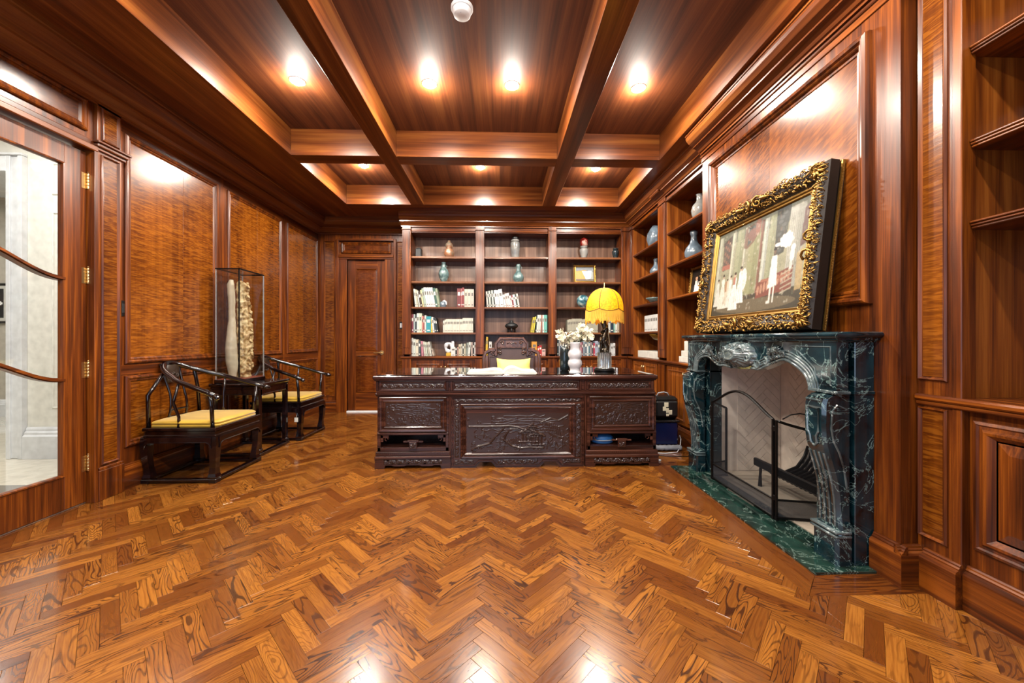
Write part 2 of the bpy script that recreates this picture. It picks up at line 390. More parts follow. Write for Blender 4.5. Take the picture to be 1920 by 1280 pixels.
def plank_geo(poly, typ, c, z=0.0, rnd=None):
    """poly -> bevelled plank verts, faces, uv"""
    h = .012; b = .0007; d = (s2, s2) if typ == 0 else (-s2, s2)
    n = len(poly); cx, cy = sum(p[0] for p in poly) / n, sum(p[1] for p in poly) / n
    vs = [(p[0], p[1], z - h) for p in poly] + [(p[0], p[1], z - b) for p in poly]
    for p in poly:
        dx, dy = cx - p[0], cy - p[1]; L = math.hypot(dx, dy) or 1; vs.append((p[0] + dx / L * b * 1.5, p[1] + dy / L * b * 1.5, z))
    fs = [(i, (i + 1) % n, n + (i + 1) % n, n + i) for i in range(n)] + [(n + i, n + (i + 1) % n, 2 * n + (i + 1) % n, 2 * n + i) for i in range(n)] + [tuple(range(2 * n, 3 * n))]
    uv = [((v[0] - c[0]) * d[0] + (v[1] - c[1]) * d[1], -(v[0] - c[0]) * d[1] + (v[1] - c[1]) * d[0]) for v in vs]
    return vs, fs, uv
def uv_mesh(name, vs, fs, uv, mat, rnd=None):
    me = bpy.data.meshes.new(name); me.from_pydata(vs, [], fs); me.materials.append(mat)
    L = me.uv_layers.new(name='UVMap'); idx = np.empty(len(me.loops), int); me.loops.foreach_get('vertex_index', idx)
    L.data.foreach_set('uv', np.array(uv, float)[idx].ravel())
    if rnd is not None:
        at = me.color_attributes.new('rnd', 'FLOAT_COLOR', 'POINT'); at.data.foreach_set('color', np.repeat(np.array(rnd), 4))
    me.update(); return me
shared = {}
vsA, fsA, uvA, rA = [], [], [], []
cnt = 0
for cx, cy, typ, polys, whole in planks:
    if cnt < 300 and view_size(cx, cy) > 0:
        if whole:
            if typ not in shared:
                v, f, u = plank_geo([(p[0] - cx, p[1] - cy) for p in polys[0]], typ, (0, 0)); shared[typ] = uv_mesh('plank', v, f, u, M['oak'])
            me = shared[typ]
        else:
            v, f, u = [], [], []
            for P in polys:
                a, b, c_ = plank_geo([(p[0] - cx, p[1] - cy) for p in P], typ, (0, 0)); f += [tuple(i + len(v) for i in q) for q in b]; v += a; u += c_
            me = uv_mesh('plank', v, f, u, M['oak'])
        o = bpy.data.objects.new('plank', me); o.location = (cx, cy, 0); o.parent = floor; C.objects.link(o); cnt += 1
    else:
        r = random.random()
        for P in polys:
            v, f, u = plank_geo(P, typ, (cx, cy)); fsA += [tuple(i + len(vsA) for i in q) for q in f]; vsA += v; uvA += u; rA += [r] * len(v)
o = bpy.data.objects.new('parquet_planks', uv_mesh('parquet_planks', vsA, fsA, uvA, M['oakA'], rA)); o.parent = floor; o['kind'] = 'stuff'; C.objects.link(o)
def border(poly, du):
    n = len(poly); cx, cy = sum(p[0] for p in poly) / n, sum(p[1] for p in poly) / n
    v, f, _ = plank_geo([(p[0] - cx, p[1] - cy) for p in poly], 0, (0, 0))
    u = [(p[1], p[0]) if du else (p[0], p[1]) for p in v]
    o = bpy.data.objects.new('border_board', uv_mesh('border_board', v, f, u, M['oak'])); o.location = (cx, cy, 0); o.parent = floor; C.objects.link(o)
hx0, hya, hyb = 1.54, 1.82, 3.41
m1 = hearth_x + .085
border([(hearth_x, hy0), (m1, hy0 + .085), (m1, hyb + .06), (hearth_x, hy1)], True)
border([(m1 + .001, hy0 + .086), (hx0, hya), (hx0, hyb), (m1 + .001, hyb + .06)], True)
border([(hearth_x + .001, hy0), (2.0, hy0), (2.0, hya), (hx0, hya)], False)
border([(hearth_x + .001, hy1), (hx0, hyb), (2.0, hyb), (2.0, hy1)], False)

# ------------------------------------------------------------ CEILING
ceil = MB().box(-2.95, 2.45, -1.2, 6.25, ZC, ZC + .06).build('ceiling', wood('ceiling_panel_wood', '#42200c', '#5a2d13', '#6e3e1c', 1, 13, .6, 0), kind='structure')
def bm(x0, x1, y0, y1, mat, nm='beam'): MB().box(x0, x1, y0, y1, ZS, ZC, .002).build(nm, mat, ceil)
bm(-2.95, -2.15, -1.2, 6.25, M['cy'], 'soffit_board'); bm(1.685, 2.45, -1.2, 6.25, M['cy'], 'soffit_board')
bm(-2.15, 1.685, 5.40, 6.25, M['cx'], 'soffit_board'); bm(-2.15, 1.685, -1.2, -.4, M['cx'], 'soffit_board')
for x0, x1 in ((-1.253, -1.077), (.598, .781)): bm(x0, x1, -.4, 5.40, M['cy'])
for y0, y1 in ((3.985, 4.17), (.83, 1.015)):
    for x0, x1 in ((-2.15, -1.253), (-1.077, .598), (.781, 1.685)): bm(x0, x1, y0, y1, M['cx'])
place = {3.25: 'row before the cross beam', 4.8: 'row nearest the bookcase', 1.75: 'row above the open floor', .2: 'row nearest the windows'}
for i, (x, y) in enumerate(DOWN):
    nm = ('leftmost', 'second from left', 'third from left', 'rightmost') if y in (3.25, 1.75) else ('leftmost', 'middle', 'rightmost')
    row = [p[0] for p in DOWN if p[1] == y]
    t = thing('downlight', (x, y, ZC), 'round recessed downlight lit white, %s of the %s' % (nm[row.index(x)], place[y]), 'light', 'recessed downlights in the coffers')
    MB().lathe([(.062, 0), (.062, -.004), (.056, -.008), (.046, -.006), (.044, 0)], 28, (x, y, ZC)).build('trim_ring', M['white'], t, True)
    MB().lathe([(.043, -.001), (.042, -.012), (.034, -.022), (.018, -.028), (.004, -.03)], 24, (x, y, ZC)).build('lens', M['lamp_on'], t, True)
    lamp('downlight_beam', 'SPOT', (x, y, ZC - .07), SPOT_W, (1, .92, .81), (0, 0, 0), spot_size=R(174), spot_blend=.3, shadow_soft_size=.035)
    lamp('downlight_lens_spill', 'POINT', (x, y, ZC - .075), SPOT_W * .27, (1, .92, .81), shadow_soft_size=.035)
t = thing('smoke_detector', (-.25, 2.5, ZC), 'white round smoke detector on the middle coffer ceiling', 'smoke detector')
MB().lathe([(.072, 0), (.072, -.012), (.066, -.018), (.064, -.018)], 32, (-.25, 2.5, ZC)).build('base_plate', M['white'], t, True, auto=40)
MB().lathe([(.058, -.018), (.062, -.022), (.06, -.034), (.055, -.05), (.05, -.054), (.01, -.055)], 32, (-.25, 2.5, ZC)).build('sensor_cover', M['white'], t, True, auto=40)
MB().ball((-.255, 2.47, ZC - .055), .003, 8).build('indicator', M['grey'], t)

# ------------------------------------------------------------ crown and base profiles
CROWN = [(0, 0), (0, .22), (.03, .225), (.03, .205), (.045, .2), (.06, .18), (.10, .155), (.115, .15), (.115, .135), (.125, .13), (.16, .11), (.19, .075), (.20, .05), (.20, .035), (.21, .03), (.21, 0)]
def run(T, a0, a1, prof, name, mat, par=None, kind=None, ztop=ZS, sc=1.0):
    """prof=(out, down from ztop) extruded along a"""
    n = len(prof); vs = [T(a0, ztop - d * sc, o_ * sc) for o_, d in prof] + [T(a1, ztop - d * sc, o_ * sc) for o_, d in prof]
    fs = [(i, i + 1, n + i + 1, n + i) for i in range(n - 1)] + [tuple(range(n)), tuple(range(n, 2 * n))]
    mb = MB().add(vs, fs); return mb.build(name, mat, par, kind=kind)
BASE = [(0, 0), (.008, 0), (.014, .006), (.014, .012), (.02, .018), (.02, .024), (.03, .03), (.034, .04), (.034, .19), (0, .19)]

# ------------------------------------------------------------ LEFT WALL
XL = -2.90
wl = MB().box(XL - .14, XL, 2.80, 6.24, 0, ZS).box(XL - .14, XL, 1.12, 2.80, 2.52, ZS).box(XL - .14, XL, -1.16, 1.12, 0, ZS).build('wall_left', M['wz'], kind='structure')
T = TL(XL)
spans = [(3.03, 3.985, .58), (4.135, 5.14, .5), (5.265, 6.13, .5)]
for a0, a1, sp in spans:
    wall_panel(wl, T, a0, a1, .965, 2.74, M['fig'], 2, split=sp)
    wall_panel(wl, T, a0, a1, .32, .87, M['fig'], 2, split=sp)
    MB().box(a0 - .05, a1 + .05, .88, .955, 0, .003, .001, T).build('rail', M['wy'], wl)
    MB().box(a0 - .05, a1 + .05, 2.75, 2.84, 0, .003, .001, T).build('rail', M['wy'], wl)
for a in (-.9, .1): wall_panel(wl, T, a, a + .9, .965, 2.74, M['fig'], 2); wall_panel(wl, T, a, a + .9, .32, .87, M['fig'], 2)
run(T, -1.16, 6.2, CROWN, 'trim_1', M['cy'], kind='structure')
run(T, 2.98, 6.2, BASE, 'baseboard_left', M['wy'], kind='structure', ztop=.19)
# pilaster beside the glazed doors
MB().box(2.80, 2.985, 0, .215, 0, .05, .003, T).box(2.81, 2.985, .215, .235, 0, .042, .003, T).build('plinth', M['wz'], wl)
MB().box(2.81, 2.98, .23, 2.50, 0, .03, .002, T).build('pilaster', M['wz'], wl)
wall_panel(wl, TL(XL + .03), 2.83, 2.96, .25, 2.48, M['fig'], 1, P_SM)
MB().box(2.795, 3.0, 2.50, 2.52, 0, .045, .003, T).box(2.785, 3.01, 2.52, 2.545, 0, .062, .006, T).box(2.775, 3.02, 2.545, 2.56, 0, .075, .003, T).build('capital', M['wy'], wl)
MB().box(2.81, 2.98, 2.56, 2.84, 0, .03, .002, T).build('pilaster', M['wz'], wl)
wall_panel(wl, TL(XL + .03), 2.83, 2.96, 2.58, 2.82, M['fig'], 1, P_SM)
# transom over the doors
wall_panel(wl, T, 1.2, 2.76, 2.61, 2.83, M['figy'], 1)
MB().box(1.14, 2.80, 2.48, 2.52, -.03, .05, .006, T).box(1.14, 2.80, 2.52, 2.56, -.0, .03, .006, T).build('door_head', M['wy'], wl)
MB().box(2.775, 2.80, 0, 2.5, -.10, .045, .002, T).box(1.12, 1.145, 0, 2.5, -.10, .045, .002, T).build('door_jamb', M['wz'], wl)
MB().box(1.13, 2.79, 0, .012, -.06, -.02, .003, T).build('threshold', M['chrome'], wl)
def light_switch(T, a, b, w_, h_, label, mt, mr, n=2):
    loc = T(a, b, 0); t = thing('light_switch', loc, label, 'switch')
    MB().box(a - w_ / 2, a + w_ / 2, b - h_ / 2, b + h_ / 2, 0, .006, .002, T).build('plate', mt, t)
    for i in range(n):
        c = a + (i - (n - 1) / 2) * w_ / n * .85
        MB().box(c - w_ / n * .3, c + w_ / n * .3, b - h_ * .3, b + h_ * .3, .006, .01, .0015, T).build('rocker', mr, t)
light_switch(T, 3.002, 1.392, .07, .12, 'black double switch plate left of the tall wall panel', M['black'], M['jet'])

def glazed_leaf(name, y0, y1, hinge_right):
    T = TL(XL - .055); m = MB()
    st = .135; r = y1 if hinge_right else y0
    m.box(y0, y0 + st, .014, 2.465, 0, .045, .002, T).box(y1 - st, y1, .014, 2.465, 0, .045, .002, T)
    m.box(y0 + st, y1 - st, .014, .235, 0, .045, .002, T).box(y0 + st, y1 - st, 2.335, 2.465, 0, .045, .002, T)
    d = m.build(name, M['wz'], kind='structure')
    MB().frame(y0 + st - .002, y1 - st + .002, .233, 2.337, [(0, .045), (.004, .052), (.012, .05), (.016, .035), (.016, .02)], T).build('glazing_bead', M['wz'], d)
    MB().box(y0 + st - .01, y1 - st + .01, .225, 2.345, .018, .024, 0, T).build('glass_pane', M['glass'], d)
    for zb in (1.56, .882):
        pts = []
        for i in range(17):
            f_ = i / 16; y = y0 + st + (y1 - y0 - 2 * st) * f_; q = f_ if not hinge_right else 1 - f_
            pts.append((y, zb + .17 * (.5 - .5 * math.cos(PI * min(1, q * 1.05)))))
        mm = MB()
        for (ya, za), (yb, zb_) in zip(pts, pts[1:]):
            for o0, o1, hw in ((0, .045, .014), (.045, .055, .008)):
                vs = [T(ya, za - hw, o0), T(ya, za + hw, o0), T(ya, za + hw, o1), T(ya, za - hw, o1), T(yb, zb_ - hw, o0), T(yb, zb_ + hw, o0), T(yb, zb_ + hw, o1), T(yb, zb_ - hw, o1)]
                mm.add(vs, [(0, 4, 5, 1), (1, 5, 6, 2), (2, 6, 7, 3), (3, 7, 4, 0)])
        mm.build('muntin', M['wy'], d)
    e = y1 if hinge_right else y0
    for z in (2.265, 1.6, .94, .283):
        h = MB()
        for k in range(5): h.lathe([(.007, 0), (.008, .002), (.008, .019), (.007, .021)], 10, (XL + .0, e + .004 * (1 if hinge_right else -1), z - .055 + k * .022))
        h.ball((XL, e + .004 * (1 if hinge_right else -1), z + .062), .007, 8); h.box(XL - .012, XL - .0085, e - .03, e + .002, z - .055, z + .055)
        h.build('hinge', M['brass'], d, True, auto=40)
    return d
glazed_leaf('door_1', 1.962, 2.772, True); glazed_leaf('door_2', 1.148, 1.958, False)

# ------------------------------------------------------------ HALL beyond the glazed doors
MB().box(-8.6, -2.95, -1.2, 7.4, -.05, -.001).build('hall_floor', M['marblefloor'], kind='structure')
hf = MB().box(-8.6, -2.96, 2.98, 3.14, -.001, .0005).box(-4.75, -4.6, -1.2, 2.98, -.001, .0005).build('trim_2', M['greyband'], kind='structure')
MB().box(-8.6, -3.04, -1.2, 7.4, 3.3, 3.36).build('ceiling_hall', M['white'], kind='structure')
hw = MB().box(-4.70, -3.04, 3.87, 3.97, 0, 3.3).box(-6.2, -4.70, 3.87, 3.97, 2.87, 3.3).build('wall_hall', M['cream'], kind='structure')
TH = TB(3.87)
for z0, z1 in ((.48, 2.40), (2.57, 2.88)): MB().frame(-4.38, -3.25, z0, z1, [(0, 0), (0, .006), (.008, .010), (.016, .006), (.016, 0)], TH).build('wall_moulding', M['cream'], hw)
hb = [(0, 0), (.01, 0), (.02, .02), (.02, .035), (.035, .05), (.035, .07), (.05, .085), (.05, .30), (0, .30)]
run(TH, -4.61, -3.04, hb, 'baseboard_hall', M['white'], kind='structure', ztop=.30)
cs = MB()
for x0, x1, d in ((-4.77, -4.62, .03), (-4.77, -4.73, .045), (-4.655, -4.616, .05)): cs.box(x0, x1, 3.87 - d, 3.87, 0, 2.93, .003)
cs.box(-4.80, -4.771, 3.855, 3.99, 0, 2.779, .003); cs.box(-6.2, -4.772, 3.828, 3.868, 2.78, 2.931, .004).box(-6.2, -4.612, 3.815, 3.869, 2.932, 2.955, .004)
cs.build('trim_3', M['white'], kind='structure')
fw = MB().box(-8.6, -4.7, 6.0, 6.1, 0, 3.3).box(-8.7, -8.6, -1.2, 7.4, 0, 3.3).box(-8.6, -2.96, -1.3, -1.2, 0, 3.3).build('wall_far_room', M['greywall'], kind='structure')
run(TB(6.0), -8.6, -4.7, hb, 'baseboard_far_room', M['white'], kind='structure', ztop=.25, sc=.85)
t = thing('downlight', (-4.35, 3.55, 3.3), 'small lit downlight in the white hallway ceiling seen through the glass', 'light')
MB().lathe([(.06, 0), (.06, -.004), (.045, -.006)], 20, (-4.35, 3.55, 3.3)).build('trim_ring', M['white'], t)
MB().lathe([(.042, -.005), (.04, -.007)], 20, (-4.35, 3.55, 3.3)).build('lens', M['lamp_on'], t)

# pictures as painted colour fields on real flat canvases
def canvas(name, img, T, a0, a1, b0, b1, par, mat=None):
    H_, W_ = img.shape[:2]; vs = []; fs = []
    for j in range(H_ + 1):
        for i in range(W_ + 1): vs.append(T(a0 + (a1 - a0) * i / W_, b0 + (b1 - b0) * j / H_, 0))
    for j in range(H_):
        for i in range(W_): n = j * (W_ + 1) + i; fs.append((n, n + 1, n + W_ + 2, n + W_ + 1))
    off = wloc(par)
    me = bpy.data.meshes.new(name); me.from_pydata([v - off for v in vs], [], fs); me.materials.append(mat or M['paint'])
    at = me.color_attributes.new('paint', 'FLOAT_COLOR', 'CORNER')
    c = np.ones((H_ * W_, 4)); c[:, :3] = img.reshape(-1, 3); at.data.foreach_set('color', np.repeat(c, 4, 0).ravel())
    o = bpy.data.objects.new(name, me); o.parent = par; C.objects.link(o); return o
class Img:
    def __init__(s, w, h, bg): s.w, s.h = w, h; s.a = np.zeros((h, w, 3)); s.a[:] = hx(bg)[:3]; s.y, s.x = np.mgrid[0:h, 0:w] + .5; s.x = s.x / w; s.y = s.y / h
    def put(s, m, c, al=1): s.a[m] = s.a[m] * (1 - al) + np.array(hx(c)[:3]) * al
    def rect(s, x0, y0, x1, y1, c, al=1): s.put((s.x >= x0) & (s.x < x1) & (s.y >= y0) & (s.y < y1), c, al)
    def ell(s, cx, cy, rx, ry, c, al=1): s.put(((s.x - cx) / rx) ** 2 + ((s.y - cy) / ry) ** 2 < 1, c, al)
    def poly(s, pts, c, al=1):
        m = np.zeros(s.x.shape, bool); n = len(pts)
        for i in range(n):
            (x0, y0), (x1, y1) = pts[i], pts[(i + 1) % n]
            if y0 == y1: continue
            k = ((y0 > s.y) != (y1 > s.y)) & (s.x < (x1 - x0) * (s.y - y0) / (y1 - y0) + x0); m ^= k
        s.put(m, c, al)
    def grain(s, k): s.a *= 1 + k * (np.random.rand(s.h, s.w, 1) - .5)
# hall picture
t = thing('wall_picture', (-7.67, 6.0, 1.62), 'framed black and white picture on the far hallway wall', 'picture')
im = Img(24, 30, '#2a2a2a')
for cx, cy, rx, ry in ((.4, .75, .35, .1), (.6, .5, .35, .12), (.35, .28, .3, .09)): im.ell(cx, cy, rx, ry, '#e8e8e6'); im.ell(cx + .05, cy - .02, rx * .6, ry * .4, '#8a8a88')
TP = TB(5.97); MB().frame(-7.97, -7.38, 1.40, 2.0, [(0, -.03), (0, .01), (.02, .015), (.035, 0)], TP).build('frame', M['black'], t)
MB().box(-7.94, -7.41, 1.43, 1.97, -.025, -.002, 0, TP).build('mat_board', M['paper'], t)
canvas('print', im.a, TB(5.971), -7.88, -7.47, 1.48, 1.92, t)

# ------------------------------------------------------------ BACK WALL and its door
YB = 6.16
wb = MB().box(-2.95, -2.60, YB, YB + .08, 0, ZS).box(-2.60, -1.66, YB, YB + .08, 2.76, ZS).box(-1.66, 2.45, YB, YB + .08, 0, ZS).build('wall_back', M['wz'], kind='structure')
T = TB(YB)
wall_panel(wb, T, -2.80, -2.63, .25, 2.72, M['fig'], 1, P_SM)
wall_panel(wb, T, -1.655, -1.50, .25, 2.72, M['fig'], 1, P_SM)
run(T, -2.95, -1.45, CROWN, 'trim_4', M['cx'], kind='structure')
run(T, -2.87, -2.60, BASE, 'baseboard_back', M['wx'], kind='structure', ztop=.19)
cz = MB().box(-2.60, -2.44, 0, 2.43, 0, .025, .002, T).box(-1.84, -1.66, 0, 2.43, 0, .025, .002, T)
cz.box(-2.60, -2.565, 0, 2.75, 0, .035, .003, T).box(-1.70, -1.66, 0, 2.75, 0, .035, .003, T)
cz.build('door_casing', M['wz'], wb)
MB().box(-2.565, -1.70, 2.72, 2.76, 0, .035, .003, T).box(-2.565, -1.70, 2.46, 2.50, 0, .045, .005, T).box(-2.565, -1.70, 2.43, 2.46, 0, .03, .003, T).build('door_head', M['wx'], wb)
MB().box(-2.565, -1.70, 2.50, 2.72, -.08, .0, .0, T).build('transom_board', M['wx'], wb)
wall_panel(wb, T, -2.53, -1.74, 2.525, 2.705, M['figy'], 1)
Td = TB(YB + .02)
dr = MB().box(-2.437, -2.31, .02, 2.425, -.04, .0, .0015, Td).box(-1.965, -1.843, .02, 2.425, -.04, .0, .0015, Td).build('door_3', M['wz'], kind='structure')
MB().box(-2.31, -1.965, .02, .31, -.04, 0, .001, Td).box(-2.31, -1.965, .90, .97, -.04, 0, .001, Td).box(-2.31, -1.965, 2.29, 2.425, -.04, 0, .001, Td).build('door_rail', M['wx'], dr)
for z0, z1 in ((.31, .90), (.97, 2.29)):
    m_ = MB(); door_panel(m_, Td, -2.31, -1.965, z0, z1, .002); m_.build('door_panel', M['figy'], dr)
MB().box(-2.62, -1.64, 0, 2.78, -.09, -.075, 0, T).build('door_backing', M['ebony'], dr)
MB().box(-2.44, -1.84, 0, .018, -.05, .03, 0, T).build('door_sill', M['white'], dr)
hd = MB(); c = Td(-1.90, .945, 0)
hd.add(*(lambda q: (q.v, q.f))(MB().tube([(c.x, c.y, c.z), (c.x, c.y - .01, c.z)], [.036, .034], 20)))
hd.tube([(c.x, c.y - .01, c.z), (c.x, c.y - .05, c.z)], .01, 10); hd.tube([(c.x + .005, c.y - .05, c.z), (c.x - .04, c.y - .052, c.z + .004), (c.x - .08, c.y - .05, c.z - .004), (c.x - .11, c.y - .045, c.z + .002)], [.014, .013, .011, .009], 10)
hd.build('door_handle', M['brass'], dr, True, auto=50)
light_switch(T, -1.575, 1.381, .075, .12, 'black plate with two white rockers beside the back door', M['black'], M['white'])

# ------------------------------------------------------------ WINDOW WALL behind the camera
ww = MB().box(-2.95, -2.35, -1.24, -1.16, 0, ZS).box(1.35, 2.45, -1.24, -1.16, 0, ZS).box(-2.35, 1.35, -1.24, -1.16, 0, .5).box(-2.35, 1.35, -1.24, -1.16, 2.6, ZS).build('wall_front', M['wz'], kind='structure')
wn = MB()
for x in (-2.35, -1.14, .07, 1.30): wn.box(x, x + .05, -1.22, -1.17, .5, 2.6)
for z in (.5, 1.9, 2.55): wn.box(-2.35, 1.35, -1.22, -1.17, z, z + .05)
wn.build('window_1', M['wz'], kind='structure')

# ------------------------------------------------------------ RIGHT: chimney breast, outer wall
XC = 1.886; CY0, CY1 = 1.74, 3.50; FY0, FY1 = 2.10, 3.19; FZ = 1.04
MB().box(2.42, 2.50, -1.2, 6.25, 0, ZS).build('wall_right', M['wz'], kind='structure')
cb = MB().box(XC, 2.42, CY0, FY0 - .03, 0, ZS).box(XC, 2.42, FY1 + .05, CY1, 0, ZS).box(XC, 2.42, FY0 - .03, FY1 + .05, FZ + .08, ZS)
cb = cb.build('wall_chimney', M['wz'], kind='structure')
T = TR(XC)
wall_panel(cb, T, 1.875, 3.35, 1.335, 2.72, M['figd'], 2, prof=[(0, 0), (0, .018), (.006, .034), (.018, .042), (.030, .038), (.036, .026), (.04, .024), (.046, .028), (.052, .022), (.058, .008), (.064, .012), (.074, .010), (.08, .003), (.08, 0)])
run(T, CY0 - .0, CY1 + .0, CROWN, 'trim_5', M['cy'], kind='structure', sc=.8)
MB().box(CY0 - .012, CY1 + .012, 2.84, 2.862, -.01, .018, .005, T).box(CY0 - .006, CY1 + .006, 2.80, 2.84, -.01, .008, .002, T).build('fascia_mould', M['wy'], cb)
run(T, CY0 - .0333, 1.86, BASE, 'baseboard_right', M['wy'], kind='structure', ztop=.19)
run(TB(CY0), XC - .0335, 2.0, BASE, 'trim_6', M['wx'], kind='structure', ztop=.19)
# firebox
fb = MB().box(2.404, 2.418, FY0 - .05, FY1 + .05, 0, 1.3).build('firebox', M['refr'], kind='structure')
FXB = 2.392
MB().box(XC, FXB + .012, FY1, FY1 + .04, 0, 1.1).box(XC, FXB + .012, FY0 - .04, FY0, 0, 1.1).build('side_panel', M['refr'], fb)
MB().box(XC, FXB + .012, FY0, FY1, 1.06, 1.1).build('smoke_shelf', M['refr'], fb)
MB().box(1.80, FXB + .012, FY0, FY1, .0, .035).build('firebox_floor', M['ash'], fb)
MB().box(FXB + .004, FXB + .012, FY0, FY1, .03, 1.1).build('back_liner', M['refr'], fb)
mb = MB()
def hbrick(T, a0, a1, b0, b1, ph=0.):      # herringbone refractory tiles in low relief, in one plane
    L_, W_ = .22, .055
    for j in range(-8, 12):
        for k in range(-30, 60):
            for typ in (0, 1):
                ox, oy = k * W_ + j * L_, k * W_ - j * L_
                x0, x1, y0, y1 = (ox, ox + L_, oy, oy + W_) if typ == 0 else (ox + L_, ox + L_ + W_, oy + W_ - L_, oy + W_)
                gg = .0015
                q = [((p[0] - p[1]) * s2 + ph + a0, (p[0] + p[1]) * s2 + b0) for p in ((x0 + gg, y0 + gg), (x1 - gg, y0 + gg), (x1 - gg, y1 - gg), (x0 + gg, y1 - gg))]
                q = clip(clip(clip(clip(q, 0, a0, False), 0, a1, True), 1, b0, False), 1, b1, True)
                if len(q) < 3: continue
                mb.prism(q, 0, .004, T)
hbrick(TR(FXB + .004), FY0 + .1, FY1 - .1, .04, 1.06, .2)
hbrick(basis((0, FY1, 0), (1, 0, 0), (0, 0, 1), (0, -1, 0)), 2.02, FXB, .04, 1.06, .1)
o = mb.build('firebrick', M['refr'], fb, kind='stuff')

# ------------------------------------------------------------ BOOKCASES
def pil(mb, T, a0, a1, z0, z1, d=.03):
    mb.box(a0, a1, z0, z1, -.02, d, .002, T)
    mb.box(a0 + .018, a1 - .018, z0 + .1, z1 - .12, d, d + .006, .003, T)
    mb.box(a0 - .006, a1 + .006, z1 - .10, z1 - .085, d - .01, d + .014, .004, T)
def shelf_piece(T, a0, a1, z, depth, par, mat):
    MB().box(a0, a1, z - .026, z, -depth, -.014, .001, T).box(a0, a1, z - .03, z + .001, -.016, -.006, .003, T).box(a0, a1, z - .022, z - .006, -.008, .0, .003, T).build('shelf', mat, par)
def knob(c, d, par, name='knob'):
    m_ = MB(); c = Vector(c); d = Vector(d); m_.tube([c, c + d * .012, c + d * .02, c + d * .03, c + d * .034], [.006, .005, .012, .013, .006], 10); m_.build(name, M['brass'], par, True)
def pull(c, d, par):
    m_ = MB(); c = Vector(c); d = Vector(d); z = Vector((0, 0, 1))
    m_.tube([c + z * .03, c + z * .03 + d * .02, c + z * .012 + d * .028, c - z * .012 + d * .028, c - z * .03 + d * .02, c - z * .03], [.006, .005, .005, .005, .005, .006], 8)
    m_.ball(c + z * .03, .009, 8).ball(c - z * .03, .009, 8); m_.build('door_pull', M['brass'], par, True)
# --- back
YF = 5.83; T = TB(YF); depth = YB - YF - .012
P = [(-1.479, -1.352), (-.374, -.244), (.736, .859), (1.858, 1.99)]
bk = thing('bookcase', ((P[0][0] + P[-1][1]) / 2, YF, 0), 'built-in mahogany bookcase of three bays across the back wall', 'bookcase')
SH = [2.42, 2.04, 1.65, 1.262]
for i, (a0, a1) in enumerate(P):
    m_ = MB(); pil(m_, T, a0, a1, .93, 2.91); m_.box(a0 - .004, a1 + .004, 0, .865, -.02, .03, .002, T); m_.build('pilaster', M['wz'], bk)
    MB().box(a0 - .03, a1 + .03, 2.955, 3.05, -.0, .14, .01, T).box(a0 - .012, a1 + .012, 2.91, 2.955, 0, .07, .012, T).build('capital', M['wx'], bk)
MB().box(P[0][0] - .0, P[0][0] + .02, .0, 3.05, -depth, -.02, 0, T).build('side_panel', M['wz'], bk)
for (a0, a1), (b0, b1) in zip(P, P[1:]):
    MB().box(a1 - .0, b0 + .0, .9, 2.8, -depth, -depth + .01, 0, T).build('back_panel', M['bback'], bk)
    for e, f_ in ((a1 - .018, a1), (b0, b0 + .018)): MB().box(e, f_, .9, 2.8, -depth + .01, -.002, 0, T).build('upright', M['wz'], bk)
    MB().box(a1, b0, 2.78, 2.91, -.02, .0, .002, T).box(a1, b0, 2.795, 2.812, -.0, .012, .004, T).box(a1, b0, 2.89, 2.91, 0, .02, .005, T).box(a1, b0, 2.78, 2.80, -depth, -.02, 0, T).build('frieze', M['wx'], bk)
    for z in SH: shelf_piece(T, a1, b0, z, depth - .01, bk, M['shelf'])
    mid = (a1 + b0) / 2
    MB().box(a1, b0, .72, .865, -.02, .005, .002, T).build('rail', M['wx'], bk)
    for q0, q1 in ((a1 + .03, mid - .004), (mid + .004, b0 - .03)):
        d_ = MB(); d_.box(q0, q1, .14, .84, -.01, .012, .002, T); TT = TB(YF - .012); door_panel(d_, TT, q0 + .05, q1 - .05, .2, .79, .004)
        d_ = d_.build('cabinet_door', M['wz'], bk)
        knob(T(mid + (.03 if q0 > mid else -.03), .74, .012), (0, -1, 0), d_)
run(T, P[0][0] - .02, 2.0, [(o_, d_) for o_, d_ in CROWN], 'crown_moulding', M['cx'], bk, sc=.85)
MB().box(P[0][0] - .03, 1.955, .87, .90, -depth, .045, .008, T).box(P[0][0] - .02, 1.955, .85, .87, -.02, .028, .005, T).build('counter_ledge', M['wx'], bk)
MB().box(P[0][0] - .02, 2.0, 0, .12, -.1, .02, .002, T).build('plinth', M['wx'], bk)
